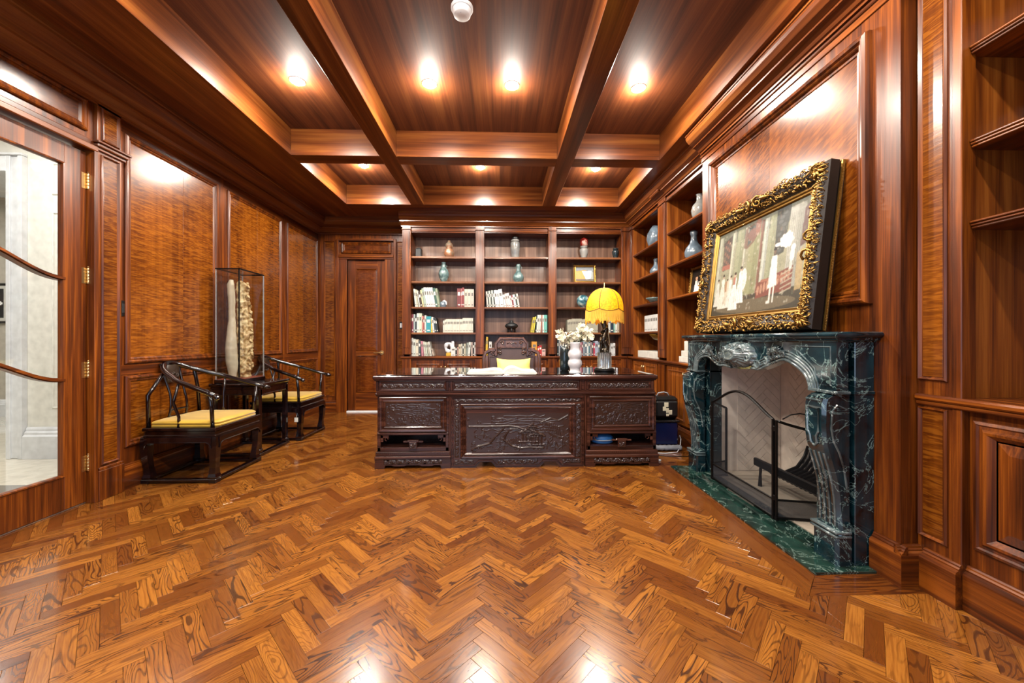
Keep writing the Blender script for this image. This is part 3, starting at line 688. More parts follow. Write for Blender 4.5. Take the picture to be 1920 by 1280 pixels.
# --- right wall, between the chimney and the corner
XR = 2.0; T = TR(XR); dpt = 2.42 - XR - .012
rb = thing('bookcase', (XR, 4.6, 0), 'built-in bookcase between the fireplace and the back corner', 'bookcase')
for a0, a1 in ((4.53, 4.742), (5.69, 5.83)):
    m_ = MB(); pil(m_, T, a0, a1, .93, 2.91, .02); m_.box(a0, a1, 0, .865, -.02, .02, .002, T); m_.build('pilaster', M['wz'], rb)
MB().box(4.50, 4.77, 2.93, 3.05, 0, .12, .01, T).build('capital', M['wy'], rb)
for a0, a1, zs in ((CY1 + .002, 4.53, (2.43, 2.035, 1.648)), (4.742, 5.69, SH)):
    MB().box(a0, a1, .9, 2.82, -dpt, -dpt + .01, 0, T).build('back_panel', M['rbx'], rb)
    for e, f_ in ((a0, a0 + .015), (a1 - .015, a1)): MB().box(e, f_, .9, 2.82, -dpt + .01, -.002, 0, T).build('upright', M['rbx'], rb)
    MB().box(a0, a1, 2.81, 2.92, -.02, .0, .002, T).box(a0, a1, 2.81, 2.828, -.0, .014, .004, T).box(a0, a1, 2.89, 2.91, 0, .02, .005, T).box(a0, a1, 2.82, 2.83, -dpt, -.02, 0, T).build('frieze', M['wy'], rb)
    for z in zs: shelf_piece(T, a0, a1, z, dpt - .01, rb, M['wy'])
    mid = (a0 + a1) / 2
    MB().box(a0, a1, .0, .865, -.03, -.012, 0, T).build('cabinet_front', M['wz'], rb)
    for q0, q1 in ((a0 + .04, mid - .003), (mid + .003, a1 - .04)):
        d_ = MB(); d_.box(q0, q1, .22, .85, -.01, .012, .002, T); door_panel(d_, TR(XR - .012), q0 + .04, q1 - .04, .26, .81, .004)
        d_ = d_.build('cabinet_door', M['rbx'], rb); pull(T(mid + (.035 if q0 > mid else -.035), .76, .012), (-1, 0, 0), d_)
run(T, CY1, 5.83, CROWN, 'crown_moulding', M['cy'], rb, sc=.8)
MB().box(CY1, 5.83, .87, .90, -dpt, .045, .008, T).box(CY1, 5.83, .85, .87, -.02, .028, .005, T).build('counter_ledge', M['wy'], rb)
run(T, CY1, 5.83, BASE, 'base_moulding', M['wy'], rb, ztop=.19)
# --- right wall, beside the camera
nb = thing('bookcase', (XR, .9, 0), 'tall built-in bookcase nearest the camera, right of the fireplace', 'bookcase')
YN = 1.60
m_ = MB().box(YN, CY0, 0, ZS, -.05, .03, .002, T); m_.build('figured_post', M['wz'], nb)
MB().box(YN - .035, YN + .001, 0, ZS, -.03, .036, .003, T).build('post', M['wz'], nb)
TN = TR(XR - .03)
for z0, z1, mt in ((.965, 3.0, M['fig']), (.24, .84, M['fig'])): wall_panel(nb, TN, YN + .018, CY0 - .006, z0, z1, mt, 1, P_SM)
MB().box(-1.16, YN - .035, .9, ZS, -dpt, -dpt + .01, 0, T).build('back_panel', M['rbx'], nb)
MB().box(YN - .02, YN, .9, ZS, -dpt + .01, -.03, 0, T).build('upright', M['rbx'], nb)
MB().box(.25, .29, .9, ZS, -dpt + .01, -.0, 0, T).build('upright', M['rbx'], nb)
for z in (2.40, 2.0, 1.655):
    s_ = MB().box(-1.16, YN - .02, z - .032, z, -dpt, -.012, .001, T)
    for k in range(3): s_.box(-1.16, YN - .036, z - .034 + k * .012, z - .024 + k * .012, -.014, -.004 + .004 * k, .003, T)
    s_.build('shelf', M['wy'], nb)
MB().box(-1.16, CY0, .872, .90, -dpt, .055, .008, T).box(-1.16, CY0, .85, .872, -.02, .045, .006, T).build('counter_ledge', M['wy'], nb)
MB().box(-1.16, YN - .035, 0, .865, -.03, .0, .001, T).build('cabinet_front', M['wz'], nb)
for q0, q1 in ((.55, 1.545), (-.55, .45)):
    d_ = MB(); d_.frame(q0, q1, .27, .81, [(0, 0), (0, .01), (.012, .014), (.018, .008), (.03, .01), (.04, .02), (.05, .018), (.06, .008), (.068, .0), (.074, .0), (.078, .004), (.115, .012), (.118, .012)], T)
    d_.add([T(q0 + .118, .388, .012), T(q1 - .118, .388, .012), T(q1 - .118, .692, .012), T(q0 + .118, .692, .012)], [(0, 1, 2, 3)]); d_ = d_.build('cabinet_door', M['wz'], nb)
run(T, -1.16, YN - .03, BASE, 'base_moulding', M['wy'], nb, ztop=.19)
run(TR(XR - .03), YN - .036, CY0 - .034, BASE, 'base_moulding', M['wy'], nb, ztop=.19)
run(T, -1.16, CY0, CROWN, 'crown_moulding', M['cy'], nb, sc=.7)

# ------------------------------------------------------------ MANTELPIECE
ax = 1.69
Y0m, Y1m = 1.866, 3.384
mt = thing('fireplace_mantel', (1.80, 2.625, .012), 'carved green marble mantelpiece with console legs and scalloped arch', 'fireplace')
sh = MB()
SP = [(0, 0), (.0, .012), (.008, .024), (.02, .03), (.03, .04), (.03, .055), (.05, .055)]
def slab(mb, z0, z1, prof):      # edge profile (inset, z) swept round a three-sided top with soft serpentine front
    ys = [Y0m - .045 + (Y1m - Y0m + .09) * i / 40 for i in range(41)]
    def xf(y): u = (y - (Y0m + Y1m) / 2) / ((Y1m - Y0m) / 2); return 1.648 + .012 * math.cos(u * PI * 2) * (1 - abs(u) * .3) + .0
    loops = []
    for ins, z in prof:
        lp = [(XC, Y0m - .045 + ins, z)] + [(xf(y) + ins, min(max(y, Y0m - .045 + ins), Y1m + .045 - ins), z) for y in ys] + [(XC, Y1m + .045 - ins, z)]
        loops.append(lp)
    n = len(loops[0]); vs = [p for l_ in loops for p in l_]; fs = []
    for k in range(len(loops) - 1):
        for i in range(n - 1): fs.append((k * n + i, k * n + i + 1, (k + 1) * n + i + 1, (k + 1) * n + i))
    fs.append(tuple(range(n))); fs.append(tuple(range((len(loops) - 1) * n, len(loops) * n))[::-1]); mb.add(vs, fs)
slab(sh, 0, 0, [(.006, 1.19), (0, 1.186), (-.004, 1.178), (-.002, 1.168), (.004, 1.162), (.016, 1.158), (.018, 1.15), (.03, 1.146), (.036, 1.138)])
sh.build('mantel_shelf', M['gmarble'], mt, True, auto=35)
CV = [(2.03, .874), (2.037, .908), (2.059, .952), (2.116, .992), (2.205, 1.027), (2.274, 1.013), (2.362, .981), (2.43, .956), (2.51, .955), (2.62, .945), (2.74, .945), (2.82, .955), (2.89, .95), (2.97, .978), (3.045, 1.012), (3.135, 1.003), (3.19, .972), (3.213, .925), (3.22, .874)]
def curve(y):
    if y <= CV[0][0] or y >= CV[-1][0]: return .874
    for (a, b), (c, d) in zip(CV, CV[1:]):
        if a <= y <= c: t_ = (y - a) / (c - a); t_ = t_ * t_ * (3 - 2 * t_) if 0 else t_; return b + (d - b) * t_
ys = sorted(set([Y0m, 2.0299, 3.2201, Y1m] + [c[0] for c in CV] + [2.03 + 1.19 * i / 60 for i in range(61)]))
m_ = MB(); top = 1.14
vs = []; fs = []
for y in ys:
    z = curve(y)
    if y < 2.03 or y > 3.22: z = .874
    vs += [(ax, y, z), (ax, y, top), (ax + .06, y, z), (ax + .06, y, top)]
for i in range(len(ys) - 1):
    a, b = i * 4, i * 4 + 4; fs += [(a, a + 1, b + 1, b), (a + 2, b + 2, b + 3, a + 3), (a, b, b + 2, a + 2)]
n_ = (len(ys) - 1) * 4; fs += [(0, 2, 3, 1), (n_, n_ + 1, n_ + 3, n_ + 2)]
m_.add(vs, fs).build('carved_frieze', M['gmarble'], mt)
pts = [(c[0], c[1]) for c in CV]
def off_curve(d, k0=0, k1=None):
    out = []; P_ = pts[k0:k1]
    for i, p in enumerate(P_):
        a, b = P_[max(0, i - 1)], P_[min(len(P_) - 1, i + 1)]; tx, tz = b[0] - a[0], b[1] - a[1]; L = math.hypot(tx, tz); out.append((p[0] - tz / L * d, p[1] + tx / L * d))
    return out
def dense(P_, n=4):
    out = []
    for i in range(len(P_) - 1):
        p0, p1, p2, p3 = P_[max(0, i - 1)], P_[i], P_[i + 1], P_[min(len(P_) - 1, i + 2)]
        for k in range(n):
            t_ = k / n; out.append(tuple(.5 * ((2 * b) + (-a + c) * t_ + (2 * a - 5 * b + 4 * c - d) * t_ ** 2 + (-a + 3 * b - 3 * c + d) * t_ ** 3) for a, b, c, d in zip(p0, p1, p2, p3)))
    return out + [P_[-1]]
m_ = MB()
for d, r in ((.006, .010), (.026, .009), (.042, .007), (.058, .005)):
    for k0, k1 in ((0, 9), (10, 19)): m_.tube([(ax - .002, y, z) for y, z in dense(off_curve(d, k0, k1))], r, 8)
m_.build('arch_moulding', M['cmarble'], mt, True)
def spiral(cx, cy, r, turns, d, a0, n=14):
    return [(cx + r * (1 - .85 * i / n) * math.cos(a0 + d * turns * 2 * PI * i / n), cy + r * (1 - .85 * i / n) * math.sin(a0 + d * turns * 2 * PI * i / n)) for i in range(n + 1)]
# central shell
m_ = MB(); yc, zc = 2.655, 1.045; nr, na = 10, 90; vs = []; fs = []
for i in range(nr + 1):
    for j in range(na):
        a = 2 * PI * j / na; r = i / nr; lob = 1 + .07 * abs(math.sin(a * 5.5)) if i > 6 else 1
        y = yc + .185 * r * lob * math.cos(a); z = zc + .088 * r * lob * math.sin(a)
        h = .07 * (1 - r ** 2) + .008 + (.012 * abs(math.sin(a * 11)) * r if r > .35 else 0) + .016 * math.exp(-((r - .38) / .09) ** 2)
        vs.append((ax - h if i < nr else ax + .002, y, z))
for i in range(nr):
    for j in range(na): k = (j + 1) % na; fs.append((i * na + j, i * na + k, (i + 1) * na + k, (i + 1) * na + j))
m_.add(vs, fs)
for yy, zz, r, d, a0 in ((2.56, 1.07, .035, 1, 0), (2.74, 1.07, .035, -1, PI), (2.60, 1.02, .03, -1, 1), (2.72, 1.02, .03, 1, 2), (2.65, 1.09, .03, 1, 1), (2.66, 1.045, .022, -1, 0), (2.505, 1.03, .03, 1, 2), (2.81, 1.03, .03, -1, 1)):
    q = spiral(yy, zz, r, 1.3, d, a0); m_.tube([(ax - .062 - .005 * (i % 2) + .3 * abs(y - yc) ** 1.2 * .7, y, z) for i, (y, z) in enumerate(q)], [.009 * (1 - .5 * i / len(q)) for i in range(len(q))], 7)
m_.build('shell_carving', M['cmarble'], mt, True)
for sgn, c0 in ((1, 2.44), (-1, 2.87)):
    m_ = MB()
    for k, (dy, z, r) in enumerate(((0.0, .992, .03), (-.07, 1.012, .026), (-.13, 1.045, .032), (-.165, 1.075, .035), (-.10, 1.08, .02), (-.22, 1.06, .02))):
        q = spiral(c0 + sgn * dy, z, r, 1.2, sgn * (1 if k % 2 else -1), k * 1.3); m_.tube([(ax - .008, y, zz) for y, zz in q], [.010 * (1 - .6 * i / len(q)) for i in range(len(q))], 7)
    for k in range(7):
        a = PI * (.15 + .7 * k / 6); yy = c0 - sgn * .165; m_.tube([(ax - .004, yy, 1.065), (ax - .016, yy + .03 * math.cos(a), 1.065 + .03 * math.sin(a)), (ax - .004, yy + .055 * math.cos(a), 1.065 + .052 * math.sin(a))], [.006, .008, .003], 6)
    m_.build('leaf_carving', M['cmarble'], mt, True)
for a0, a1, lo in ((1.90, 2.18, 0), (3.075, 3.36, 1)):
    q = [(a0, 1.115), (a1, 1.115), (a1 - .07, 1.085), (a0 + .1, 1.0), (a0 + .085, .915), (a0, .915)] if not lo else [(a0, 1.115), (a1, 1.115), (a1, .915), (a1 - .085, .915), (a1 - .1, 1.0), (a0 + .07, 1.085)]
    m_ = MB(); m_.tube([(ax, y, z) for y, z in q], .004, 6, True)
    m_.box(ax - .012, ax + .07, *((3.215, Y1m + .008) if lo else (Y0m - .008, 2.035)), .874, .892, .004)
    m_.build('spandrel_moulding', M['cmarble'], mt, True, auto=40)
LP = [(.872, 1.70), (.866, 1.665), (.85, 1.642), (.82, 1.633), (.72, 1.631), (.66, 1.633), (.61, 1.64), (.57, 1.652), (.52, 1.668), (.45, 1.688), (.36, 1.704), (.25, 1.712), (.185, 1.712), (.18, 1.702), (.165, 1.70), (.155, 1.69), (.15, 1.69), (.012, 1.69)]
for y0, y1, sgn in ((1.876, 2.006, 1), (3.244, 3.374, -1)):
    m_ = MB(); vs = []; fs = []; n = len(LP)
    for z, x in LP:
        e = .012 if z < .186 else 0
        c_ = .014
        vs += [(XC - .12, y0 - e, z), (x + c_, y0 - e, z), (x, y0 - e + c_, z), (x, y1 + e - c_, z), (x + c_, y1 + e, z), (XC - .12, y1 + e, z)]
    for i in range(n - 1):
        for j in range(5): fs.append((i * 6 + j, i * 6 + j + 1, (i + 1) * 6 + j + 1, (i + 1) * 6 + j))
    fs += [tuple(range(6)), tuple(range((n - 1) * 6, n * 6))[::-1]]
    lg = m_.add(vs, fs).build('leg', M['gmarble'], mt, True, auto=30)
    m_ = MB(); ym = (y0 + y1) / 2
    def lx(z):
        for (za, xa), (zb, xb) in zip(LP, LP[1:]):
            if zb <= z <= za: return xa + (xb - xa) * (za - z) / (za - zb + 1e-9)
        return 1.69
    q = [(ym - .035, .80), (ym + .035, .80), (ym + .035, .68), (ym + .02, .655), (ym + .02, .62), (ym, .60), (ym - .02, .62), (ym - .02, .655), (ym - .035, .68)]
    m_.tube([(lx(z) - .003, y, z) for y, z in q], .0055, 6, True)
    m_.tube([(lx(z) - .002, y, z) for y, z in [(ym - .05, .84), (ym + .05, .84)]], .006, 6)
    for k in range(4):
        yy = ym - .045 + .03 * k; zz = [.57, .5, .42, .34, .27, .2]; m_.tube([(lx(z) - .001, yy, z) for z in zz], .006, 6)
    for s_ in (-1, 1):
        ye = y0 - .002 if s_ < 0 else y1 + .002
        m_.tube([(x, ye, z) for x, z in [(1.745, .80), (1.70, .82), (1.675, .79), (1.67, .70), (1.68, .64), (1.71, .58), (1.735, .50), (1.75, .40)]], .005, 6)
    for z in (.178, .158): m_.box(1.682 + (.178 - z) * .0, XC - .12, y0 - .018, y1 + .018, z - .006, z + .006, .003)
    m_.build('scroll_carving', M['cmarble'], lg, True, auto=40)
# return pilasters against the wall, and marble slips
m_ = MB()
for y0, y1 in ((Y0m, 2.10), (3.19, Y1m)):
    m_.box(1.785, XC, y0, y1, .012, 1.14, .003); m_.box(1.778, XC, y0 - .006 * (1 if y0 < 2 else -1) if 0 else y0 - (.006 if y0 < 2 else 0), y1 + (.006 if y0 > 2 else 0), .874, .892, .003)
m_.box(1.785, XC, 2.10, 3.19, FZ, 1.14, .002)
m_.build('return_pilaster', M['gmarble'], mt)
# hearth
he = MB().box(hx0 + .001, XC, hya + .001, hyb - .001, -.012, .012, .002).build('hearth', M['gmarble2'], kind='structure')
h2 = MB(); q = [(1.655, 2.33), (1.70, 2.06), (1.80, 2.02), (1.87, 2.06), (1.87, 3.18), (1.80, 3.20), (1.70, 3.17), (1.655, 2.92)]
h2.prism(q, .012, .03, lambda a, b, c: Vector((a, b, c))); h2.build('inner_slab', M['gmarble2'], he)

# fire screen
fs_ = thing('fire_screen', (1.71, 2.68, .03), 'black three-fold mesh fire screen before the hearth opening', 'fire screen')
def arch(n=20): return [(-.34 + .68 * i / n, .655 + .125 * (.5 + .5 * math.cos(PI * ((-.34 + .68 * i / n) / .30))) if abs(-.34 + .68 * i / n) < .30 else .655) for i in range(n + 1)]
def screen(o, u, w_, topf, name):
    u = Vector(u).normalized(); o = Vector(o)
    pt = lambda a, z: (o.x + u.x * a, o.y + u.y * a, z)
    N = 18; tp = [(w_ * i / N, topf(i / N)) for i in range(N + 1)]
    f_ = MB(); f_.tube([pt(0, .032)] + [pt(a, z) for a, z in tp] + [pt(w_, .032)], .0095, 6, flat=1)
    f_.tube([pt(0, .045), pt(w_, .045)], .008, 6); f_.tube([pt(0, .155), pt(w_, .155)], .007, 6)
    for a in (.0, w_): f_.tube([pt(a, .03), pt(a, .05)], .012, 6)
    p = f_.build(name, M['iron'], fs_)
    g_ = MB(); vs = []; 
    for a, z in tp: vs += [pt(a, .155), pt(a, z)]
    g_.add(vs, [(2 * i, 2 * i + 2, 2 * i + 3, 2 * i + 1) for i in range(N)]); g_.build('wire_mesh', M['wire'], p)
    g_ = MB().add([pt(0, .045), pt(w_, .045), pt(w_, .155), pt(0, .155)], [(0, 1, 2, 3)]); g_.build('lower_mesh', M['wire2'], p)
    return pt
sx = 1.71
screen((sx, 3.02, 0), (0, -1, 0), .68, lambda t_: .655 + .125 * math.sin(PI * t_) ** 1.3 + .06 * (1 - t_) * 0, 'centre_panel')
screen((sx + .006, 2.32, 0), (.20, -.045, 0), .27, lambda t_: .65 - .075 * (t_ ** .8), 'side_panel')
screen((sx + .006, 3.04, 0), (.20, .06, 0), .15, lambda t_: .65 - .06 * t_, 'side_panel')
m_ = MB()
for yy in (2.33, 3.03):
    for z in (.58, .15): m_.lathe([(.008, 0), (.01, .004), (.01, .03), (.008, .034)], 8, (sx + .002, yy, z))
m_.build('hinge', M['iron'], fs_)
m_ = MB(); m_.tube([(sx + .03, 2.30, .66), (sx + .07, 2.285, .69), (sx + .12, 2.275, .70), (sx + .17, 2.27, .69), (sx + .22, 2.26, .62)], .004, 6); m_.build('handle', M['iron'], fs_, True)
# log grate
gr = thing('fire_grate', (2.15, 2.55, .035), 'dark ribbed fire basket inside the firebox', 'fire grate')
gx0, gx1, gy0, gy1 = 1.99, 2.30, 2.24, 2.80
m_ = MB()
for i in range(15):
    y = gy0 + (gy1 - gy0) * i / 14
    m_.tube([(gx0, y, .20), (gx0 + .05, y, .155), (gx0 + .14, y, .15), (gx0 + .24, y, .19), (gx1 - .01, y, .27), (gx1 + .02, y, .35)], .017, 6, flat=.55)
m_.build('basket_bars', M['iron'], gr, True)
MB().box(gx0 - .016, gx0 + .01, gy0 - .03, gy1 + .12, .175, .235, .006).build('front_bar', M['iron'], gr)
MB().box(gx1 - .03, gx1, gy0, gy1, .215, .24, .004).build('rear_bar', M['iron'], gr)
for x, y in ((gx0, gy0), (gx0, gy1 + .05), (gx1 - .015, gy0 + .03), (gx1 - .015, gy1 - .03)):
    MB().tube([(x, y, .22), (x, y + .01, .12), (x - .01 if x < 2.1 else x + .01, y, .035)], [.012, .01, .016], 6).build('foot', M['iron'], gr)

# ------------------------------------------------------------ BIG PAINTING leaning on the mantel
PB = Vector((1.712, 2.61, 1.206)); W2, HH = .60, .93; lean = math.atan(.11 / .93)
nrm = Vector((-math.cos(lean), 0, math.sin(lean) * 1)); vv = Vector((math.sin(lean), 0, math.cos(lean)))
nrm = Vector((-math.cos(lean), 0, math.sin(lean)))
uu = Vector((0, -1, 0))          # left to right as seen from the room
pa = thing('gilt_framed_painting', PB, 'large painting in a wide carved gilt frame leaning on the mantel', 'painting')
TPn = lambda a, b, c: PB + uu * a + vv * b + nrm * c
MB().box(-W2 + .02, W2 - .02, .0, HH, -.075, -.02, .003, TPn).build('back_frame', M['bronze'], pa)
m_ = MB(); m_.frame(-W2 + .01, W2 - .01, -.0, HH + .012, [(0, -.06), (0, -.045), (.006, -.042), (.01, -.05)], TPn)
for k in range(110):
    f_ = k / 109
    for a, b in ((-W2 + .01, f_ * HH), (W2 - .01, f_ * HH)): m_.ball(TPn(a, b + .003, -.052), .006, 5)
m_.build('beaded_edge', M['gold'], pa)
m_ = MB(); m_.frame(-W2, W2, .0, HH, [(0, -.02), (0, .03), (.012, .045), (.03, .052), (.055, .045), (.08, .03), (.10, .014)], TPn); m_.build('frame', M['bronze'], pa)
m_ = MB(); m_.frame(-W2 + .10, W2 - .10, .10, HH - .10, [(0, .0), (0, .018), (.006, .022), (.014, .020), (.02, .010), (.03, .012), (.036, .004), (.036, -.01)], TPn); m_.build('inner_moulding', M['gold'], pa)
m_ = MB(); rr = random.Random(5)
def curl(a, b, r, h, d, a0):
    q = spiral(a, b, r, 1.15, d, a0, 9); m_.tube([TPn(x, y, h + .012 * math.sin(i * .8)) for i, (x, y) in enumerate(q)], [max(.0022, r * .22 * (1 - .75 * abs(i / 9 - .35))) for i in range(10)], 5)
def leaf(a, b, L, ang, h):
    c_, s_ = math.cos(ang), math.sin(ang)
    m_.tube([TPn(a, b, h - .006), TPn(a + c_ * L * .35 - s_ * L * .08, b + s_ * L * .35 + c_ * L * .08, h + .014), TPn(a + c_ * L * .75, b + s_ * L * .75, h + .012), TPn(a + c_ * L, b + s_ * L + .004, h - .004)], [L * .06, L * .2, L * .15, .002], 6, flat=.8)
per = []
for side in range(4):
    n = 74 if side % 2 == 0 else 56
    for k in range(n):
        f_ = (k + .5) / n
        for t_ in (.014, .036, .058, .08):
            t2 = t_ + rr.uniform(-.008, .008)
            if side == 0: p = (-W2 + .02 + f_ * (2 * W2 - .04), t2)
            elif side == 2: p = (-W2 + .02 + f_ * (2 * W2 - .04), HH - t2)
            elif side == 1: p = (W2 - t2, .02 + f_ * (HH - .04))
            else: p = (-W2 + t2, .02 + f_ * (HH - .04))
            per.append((p, t_, side))
for (a, b), t_, side in per:
    h = .049 if t_ < .05 else .034
    if rr.random() < .5: curl(a, b, rr.uniform(.009, .016), h, rr.choice((-1, 1)), rr.uniform(0, 6.28))
    else: leaf(a, b, rr.uniform(.018, .034), rr.uniform(0, 6.28), h)
for sa in (-1, 1):
    for b in (.05, HH - .05):
        for k in range(9): leaf(sa * (W2 - .052), b, .05, k * 2 * PI / 9 + .3, .052)
        curl(sa * (W2 - .05), b, .035, .07, sa, .5)
for b in (.05, HH - .045):
    for s_ in (-1, 1): curl(s_ * .05, b, .045, .06, s_, 1.5 - s_ * .8); leaf(s_ * .09, b, .08, 0 if s_ > 0 else PI, .062)
for b in (HH * .5,):
    for s_ in (-1, 1): curl(s_ * (W2 - .05), b + .05, .038, .062, s_, 1); curl(s_ * (W2 - .05), b - .05, .038, .062, -s_, 4)
m_.build('acanthus_carving', M['gold'], pa, True)
im = Img(250, 180, '#7f7f5c')
for i in range(46): im.rect(0, i / 46, 1, (i + 1) / 46, '#a29c74', .35 + .15 * math.sin(i))
im.rect(0, .0, 1, .16, '#3f4b42', .7)
for x0, x1, c1, c2 in ((.02, .07, '#b9c0a4', '#6f755e'), (.20, .25, '#c3c4a2', '#5d624d'), (.265, .35, '#8f9668', '#6e7650'), (.36, .385, '#c9c6a8', '#4c4a3a'), (.42, .54, '#8a8c52', '#70723f'), (.55, .575, '#7d2f1c', '#4b1a10'), (.585, .63, '#b8c2b4', '#65706a'), (.64, .70, '#8d9466', '#6c7450'), (.83, .96, '#a5a79a', '#7c7e70')):
    im.rect(x0, .04, x1, .80, c1, .85); im.rect((x0 + x1) / 2, .04, x1, .80, c2, .55)
for k in range(7): im.rect(.84 + k * .016, .1, .846 + k * .016, .72, '#5c5d50', .7)
im.poly([(.08, .12), (.19, .06), (.2, .44), (.1, .47)], '#463030', .9)
for k in range(12): im.ell(.14 + .03 * math.sin(k * 2.1), .12 + .027 * k, .012, .02, '#8d4f34', .8)
im.rect(.09, .40, .20, .455, '#a3452a')
im.poly([(.36, .06), (.50, .02), (.545, .02), (.53, .14), (.47, .24), (.40, .29), (.36, .27)], '#6f3a2a', .85)
im.poly([(.40, .06), (.52, .04), (.48, .2), (.40, .26)], '#3b4d4c', .9)
im.ell(.45, .15, .05, .07, '#87412c', .7); im.ell(.51, .08, .03, .1, '#94482f', .8)
im.poly([(.70, .0), (.83, .0), (.80, .45), (.71, .48)], '#23292c', .9)
for k in range(10): im.ell(.76 + .02 * math.cos(k * 1.9), .06 + .04 * k, .022, .018, '#4d5150', .8)
im.poly([(.95, .1), (1, .05), (1, .42), (.94, .45)], '#5a1f22', .9)
im.rect(.0, .80, 1, 1, '#3d3626'); im.ell(.5, .92, .45, .07, '#6b5a3c', .8); im.rect(0, .76, .42, .82, '#57613f', .7)
im.poly([(.56, .70), (.90, .60), (.90, .82), (.56, .86)], '#7d2d1a')
for k in range(10): im.ell(.58 + .032 * k, .78 - .012 * k, .012, .05, '#c2784e', .8)
im.rect(.60, .67, .88, .70, '#a34d2a')
def lady(x, y0, s_, c, tone='#b9b4a2'):
    im.poly([(x - .014 * s_, y0 + .09 * s_), (x + .014 * s_, y0 + .09 * s_), (x + .055 * s_, y0 + .36 * s_), (x - .05 * s_, y0 + .36 * s_)], c)
    im.ell(x, y0 + .08 * s_, .02 * s_, .045 * s_, c); im.ell(x, y0 + .018 * s_, .011 * s_, .022 * s_, '#c99c78'); im.ell(x, y0 + .003 * s_, .013 * s_, .015 * s_, '#3a2418')
    for k in range(3): im.poly([(x - .012 * s_ + .012 * k, y0 + .13 * s_), (x - .008 * s_ + .012 * k, y0 + .13 * s_), (x - .03 * s_ + .028 * k, y0 + .35 * s_), (x - .038 * s_ + .028 * k, y0 + .35 * s_)], tone, .7)
lady(.06, .56, .9, '#cfd0c2'); lady(.13, .52, 1.1, '#e0d9c4'); lady(.19, .58, .8, '#c9b995'); lady(.235, .55, 1, '#dedbd0'); lady(.29, .53, 1.15, '#f0eee6')
lady(.36, .48, 1.1, '#f2f0ea'); im.ell(.40, .62, .035, .12, '#e9e6da'); im.rect(.27, .57, .30, .66, '#b0563a'); im.rect(.16, .60, .19, .72, '#a86a34', .9)
im.poly([(.695, .46), (.745, .46), (.765, .76), (.68, .78)], '#e6e2dc'); im.ell(.72, .42, .014, .028, '#6a4a34'); im.ell(.72, .395, .016, .018, '#20140e')
im.rect(.70, .77, .715, .92, '#e2dccf'); im.rect(.735, .76, .75, .92, '#e2dccf'); im.rect(.68, .90, .715, .93, '#e2dccf')
for k in range(26): im.ell(.82 + .055 * math.cos(k * 2.4) * (k / 26) ** .5, .34 + .065 * math.sin(k * 2.4) * (k / 26) ** .5, .014, .02, '#f4f2ec')
im.ell(.74, .36, .03, .018, '#f0eee8'); im.ell(.88, .50, .022, .06, '#dcdbd2'); im.ell(.885, .43, .02, .03, '#eceae2'); im.ell(.875, .60, .012, .05, '#cfcfc6')
for k in range(5): im.poly([(.80, .66 + k * .045), (.90, .62 + k * .045), (.90, .633 + k * .045), (.80, .673 + k * .045)], '#a89a78', .9)
im.poly([(.92, .5), (.97, .45), (.98, .83), (.93, .84)], '#b28d3c', .85)
for k in range(420): im.ell(rr.random(), rr.uniform(.02, .95), rr.uniform(.003, .012), rr.uniform(.005, .026), rr.choice(('#d9d2b4', '#4a4a3c', '#8a5a3a', '#6f7558')), .28)
k_ = im.a.copy(); k_[1:-1, 1:-1] = (im.a[1:-1, 1:-1] * 2 + im.a[:-2, 1:-1] + im.a[2:, 1:-1] + im.a[1:-1, :-2] + im.a[1:-1, 2:]) / 6
g__ = k_.mean(2, keepdims=True); im.a = (k_ * .6 + g__ * .4 * np.array([1.08, 1.0, .86])) * .85; im.a = .8 * im.a / (1 + .8 * im.a); im.a = im.a[::-1]; im.grain(.25)
canvas('canvas', im.a, lambda a, b, c: TPn(a, b, .0), -W2 + .134, W2 - .134, .134, HH - .134, pa)

# ------------------------------------------------------------ carved relief
class HM:
    def __init__(s, w_, h_, nx, nz):
        s.w, s.h, s.nx, s.nz = w_, h_, nx, nz; s.X, s.Z = np.meshgrid(np.linspace(0, w_, nx), np.linspace(0, h_, nz)); s.a = np.zeros_like(s.X)
    def stroke(s, pts, r, amp):
        for (x0, z0), (x1, z1) in zip(pts, pts[1:]):
            i0 = max(0, int((min(x0, x1) - 2.5 * r) / s.w * (s.nx - 1))); i1 = min(s.nx, int((max(x0, x1) + 2.5 * r) / s.w * (s.nx - 1)) + 2)
            j0 = max(0, int((min(z0, z1) - 2.5 * r) / s.h * (s.nz - 1))); j1 = min(s.nz, int((max(z0, z1) + 2.5 * r) / s.h * (s.nz - 1)) + 2)
            if i0 >= i1 or j0 >= j1: continue
            X, Z = s.X[j0:j1, i0:i1], s.Z[j0:j1, i0:i1]; dx, dz = x1 - x0, z1 - z0; L = dx * dx + dz * dz + 1e-12
            t = np.clip(((X - x0) * dx + (Z - z0) * dz) / L, 0, 1); d2 = (X - x0 - t * dx) ** 2 + (Z - z0 - t * dz) ** 2
            s.a[j0:j1, i0:i1] = np.maximum(s.a[j0:j1, i0:i1], 1.25 * amp * np.exp(-d2 / (r * r) * 1.3))
    def build(s, name, mat, par, T, a0, b0, base=.0):
        e = np.minimum.reduce([s.X, s.w - s.X, s.Z, s.h - s.Z]); s.a = s.a * np.clip(e / .006, 0, 1)
        vs = [T(a0 + x, b0 + z, base + h) for x, z, h in zip(s.X.ravel(), s.Z.ravel(), s.a.ravel())]
        fs = [(j * s.nx + i, j * s.nx + i + 1, (j + 1) * s.nx + i + 1, (j + 1) * s.nx + i) for j in range(s.nz - 1) for i in range(s.nx - 1)]
        return MB().add(vs, fs).build(name, mat, par, True)
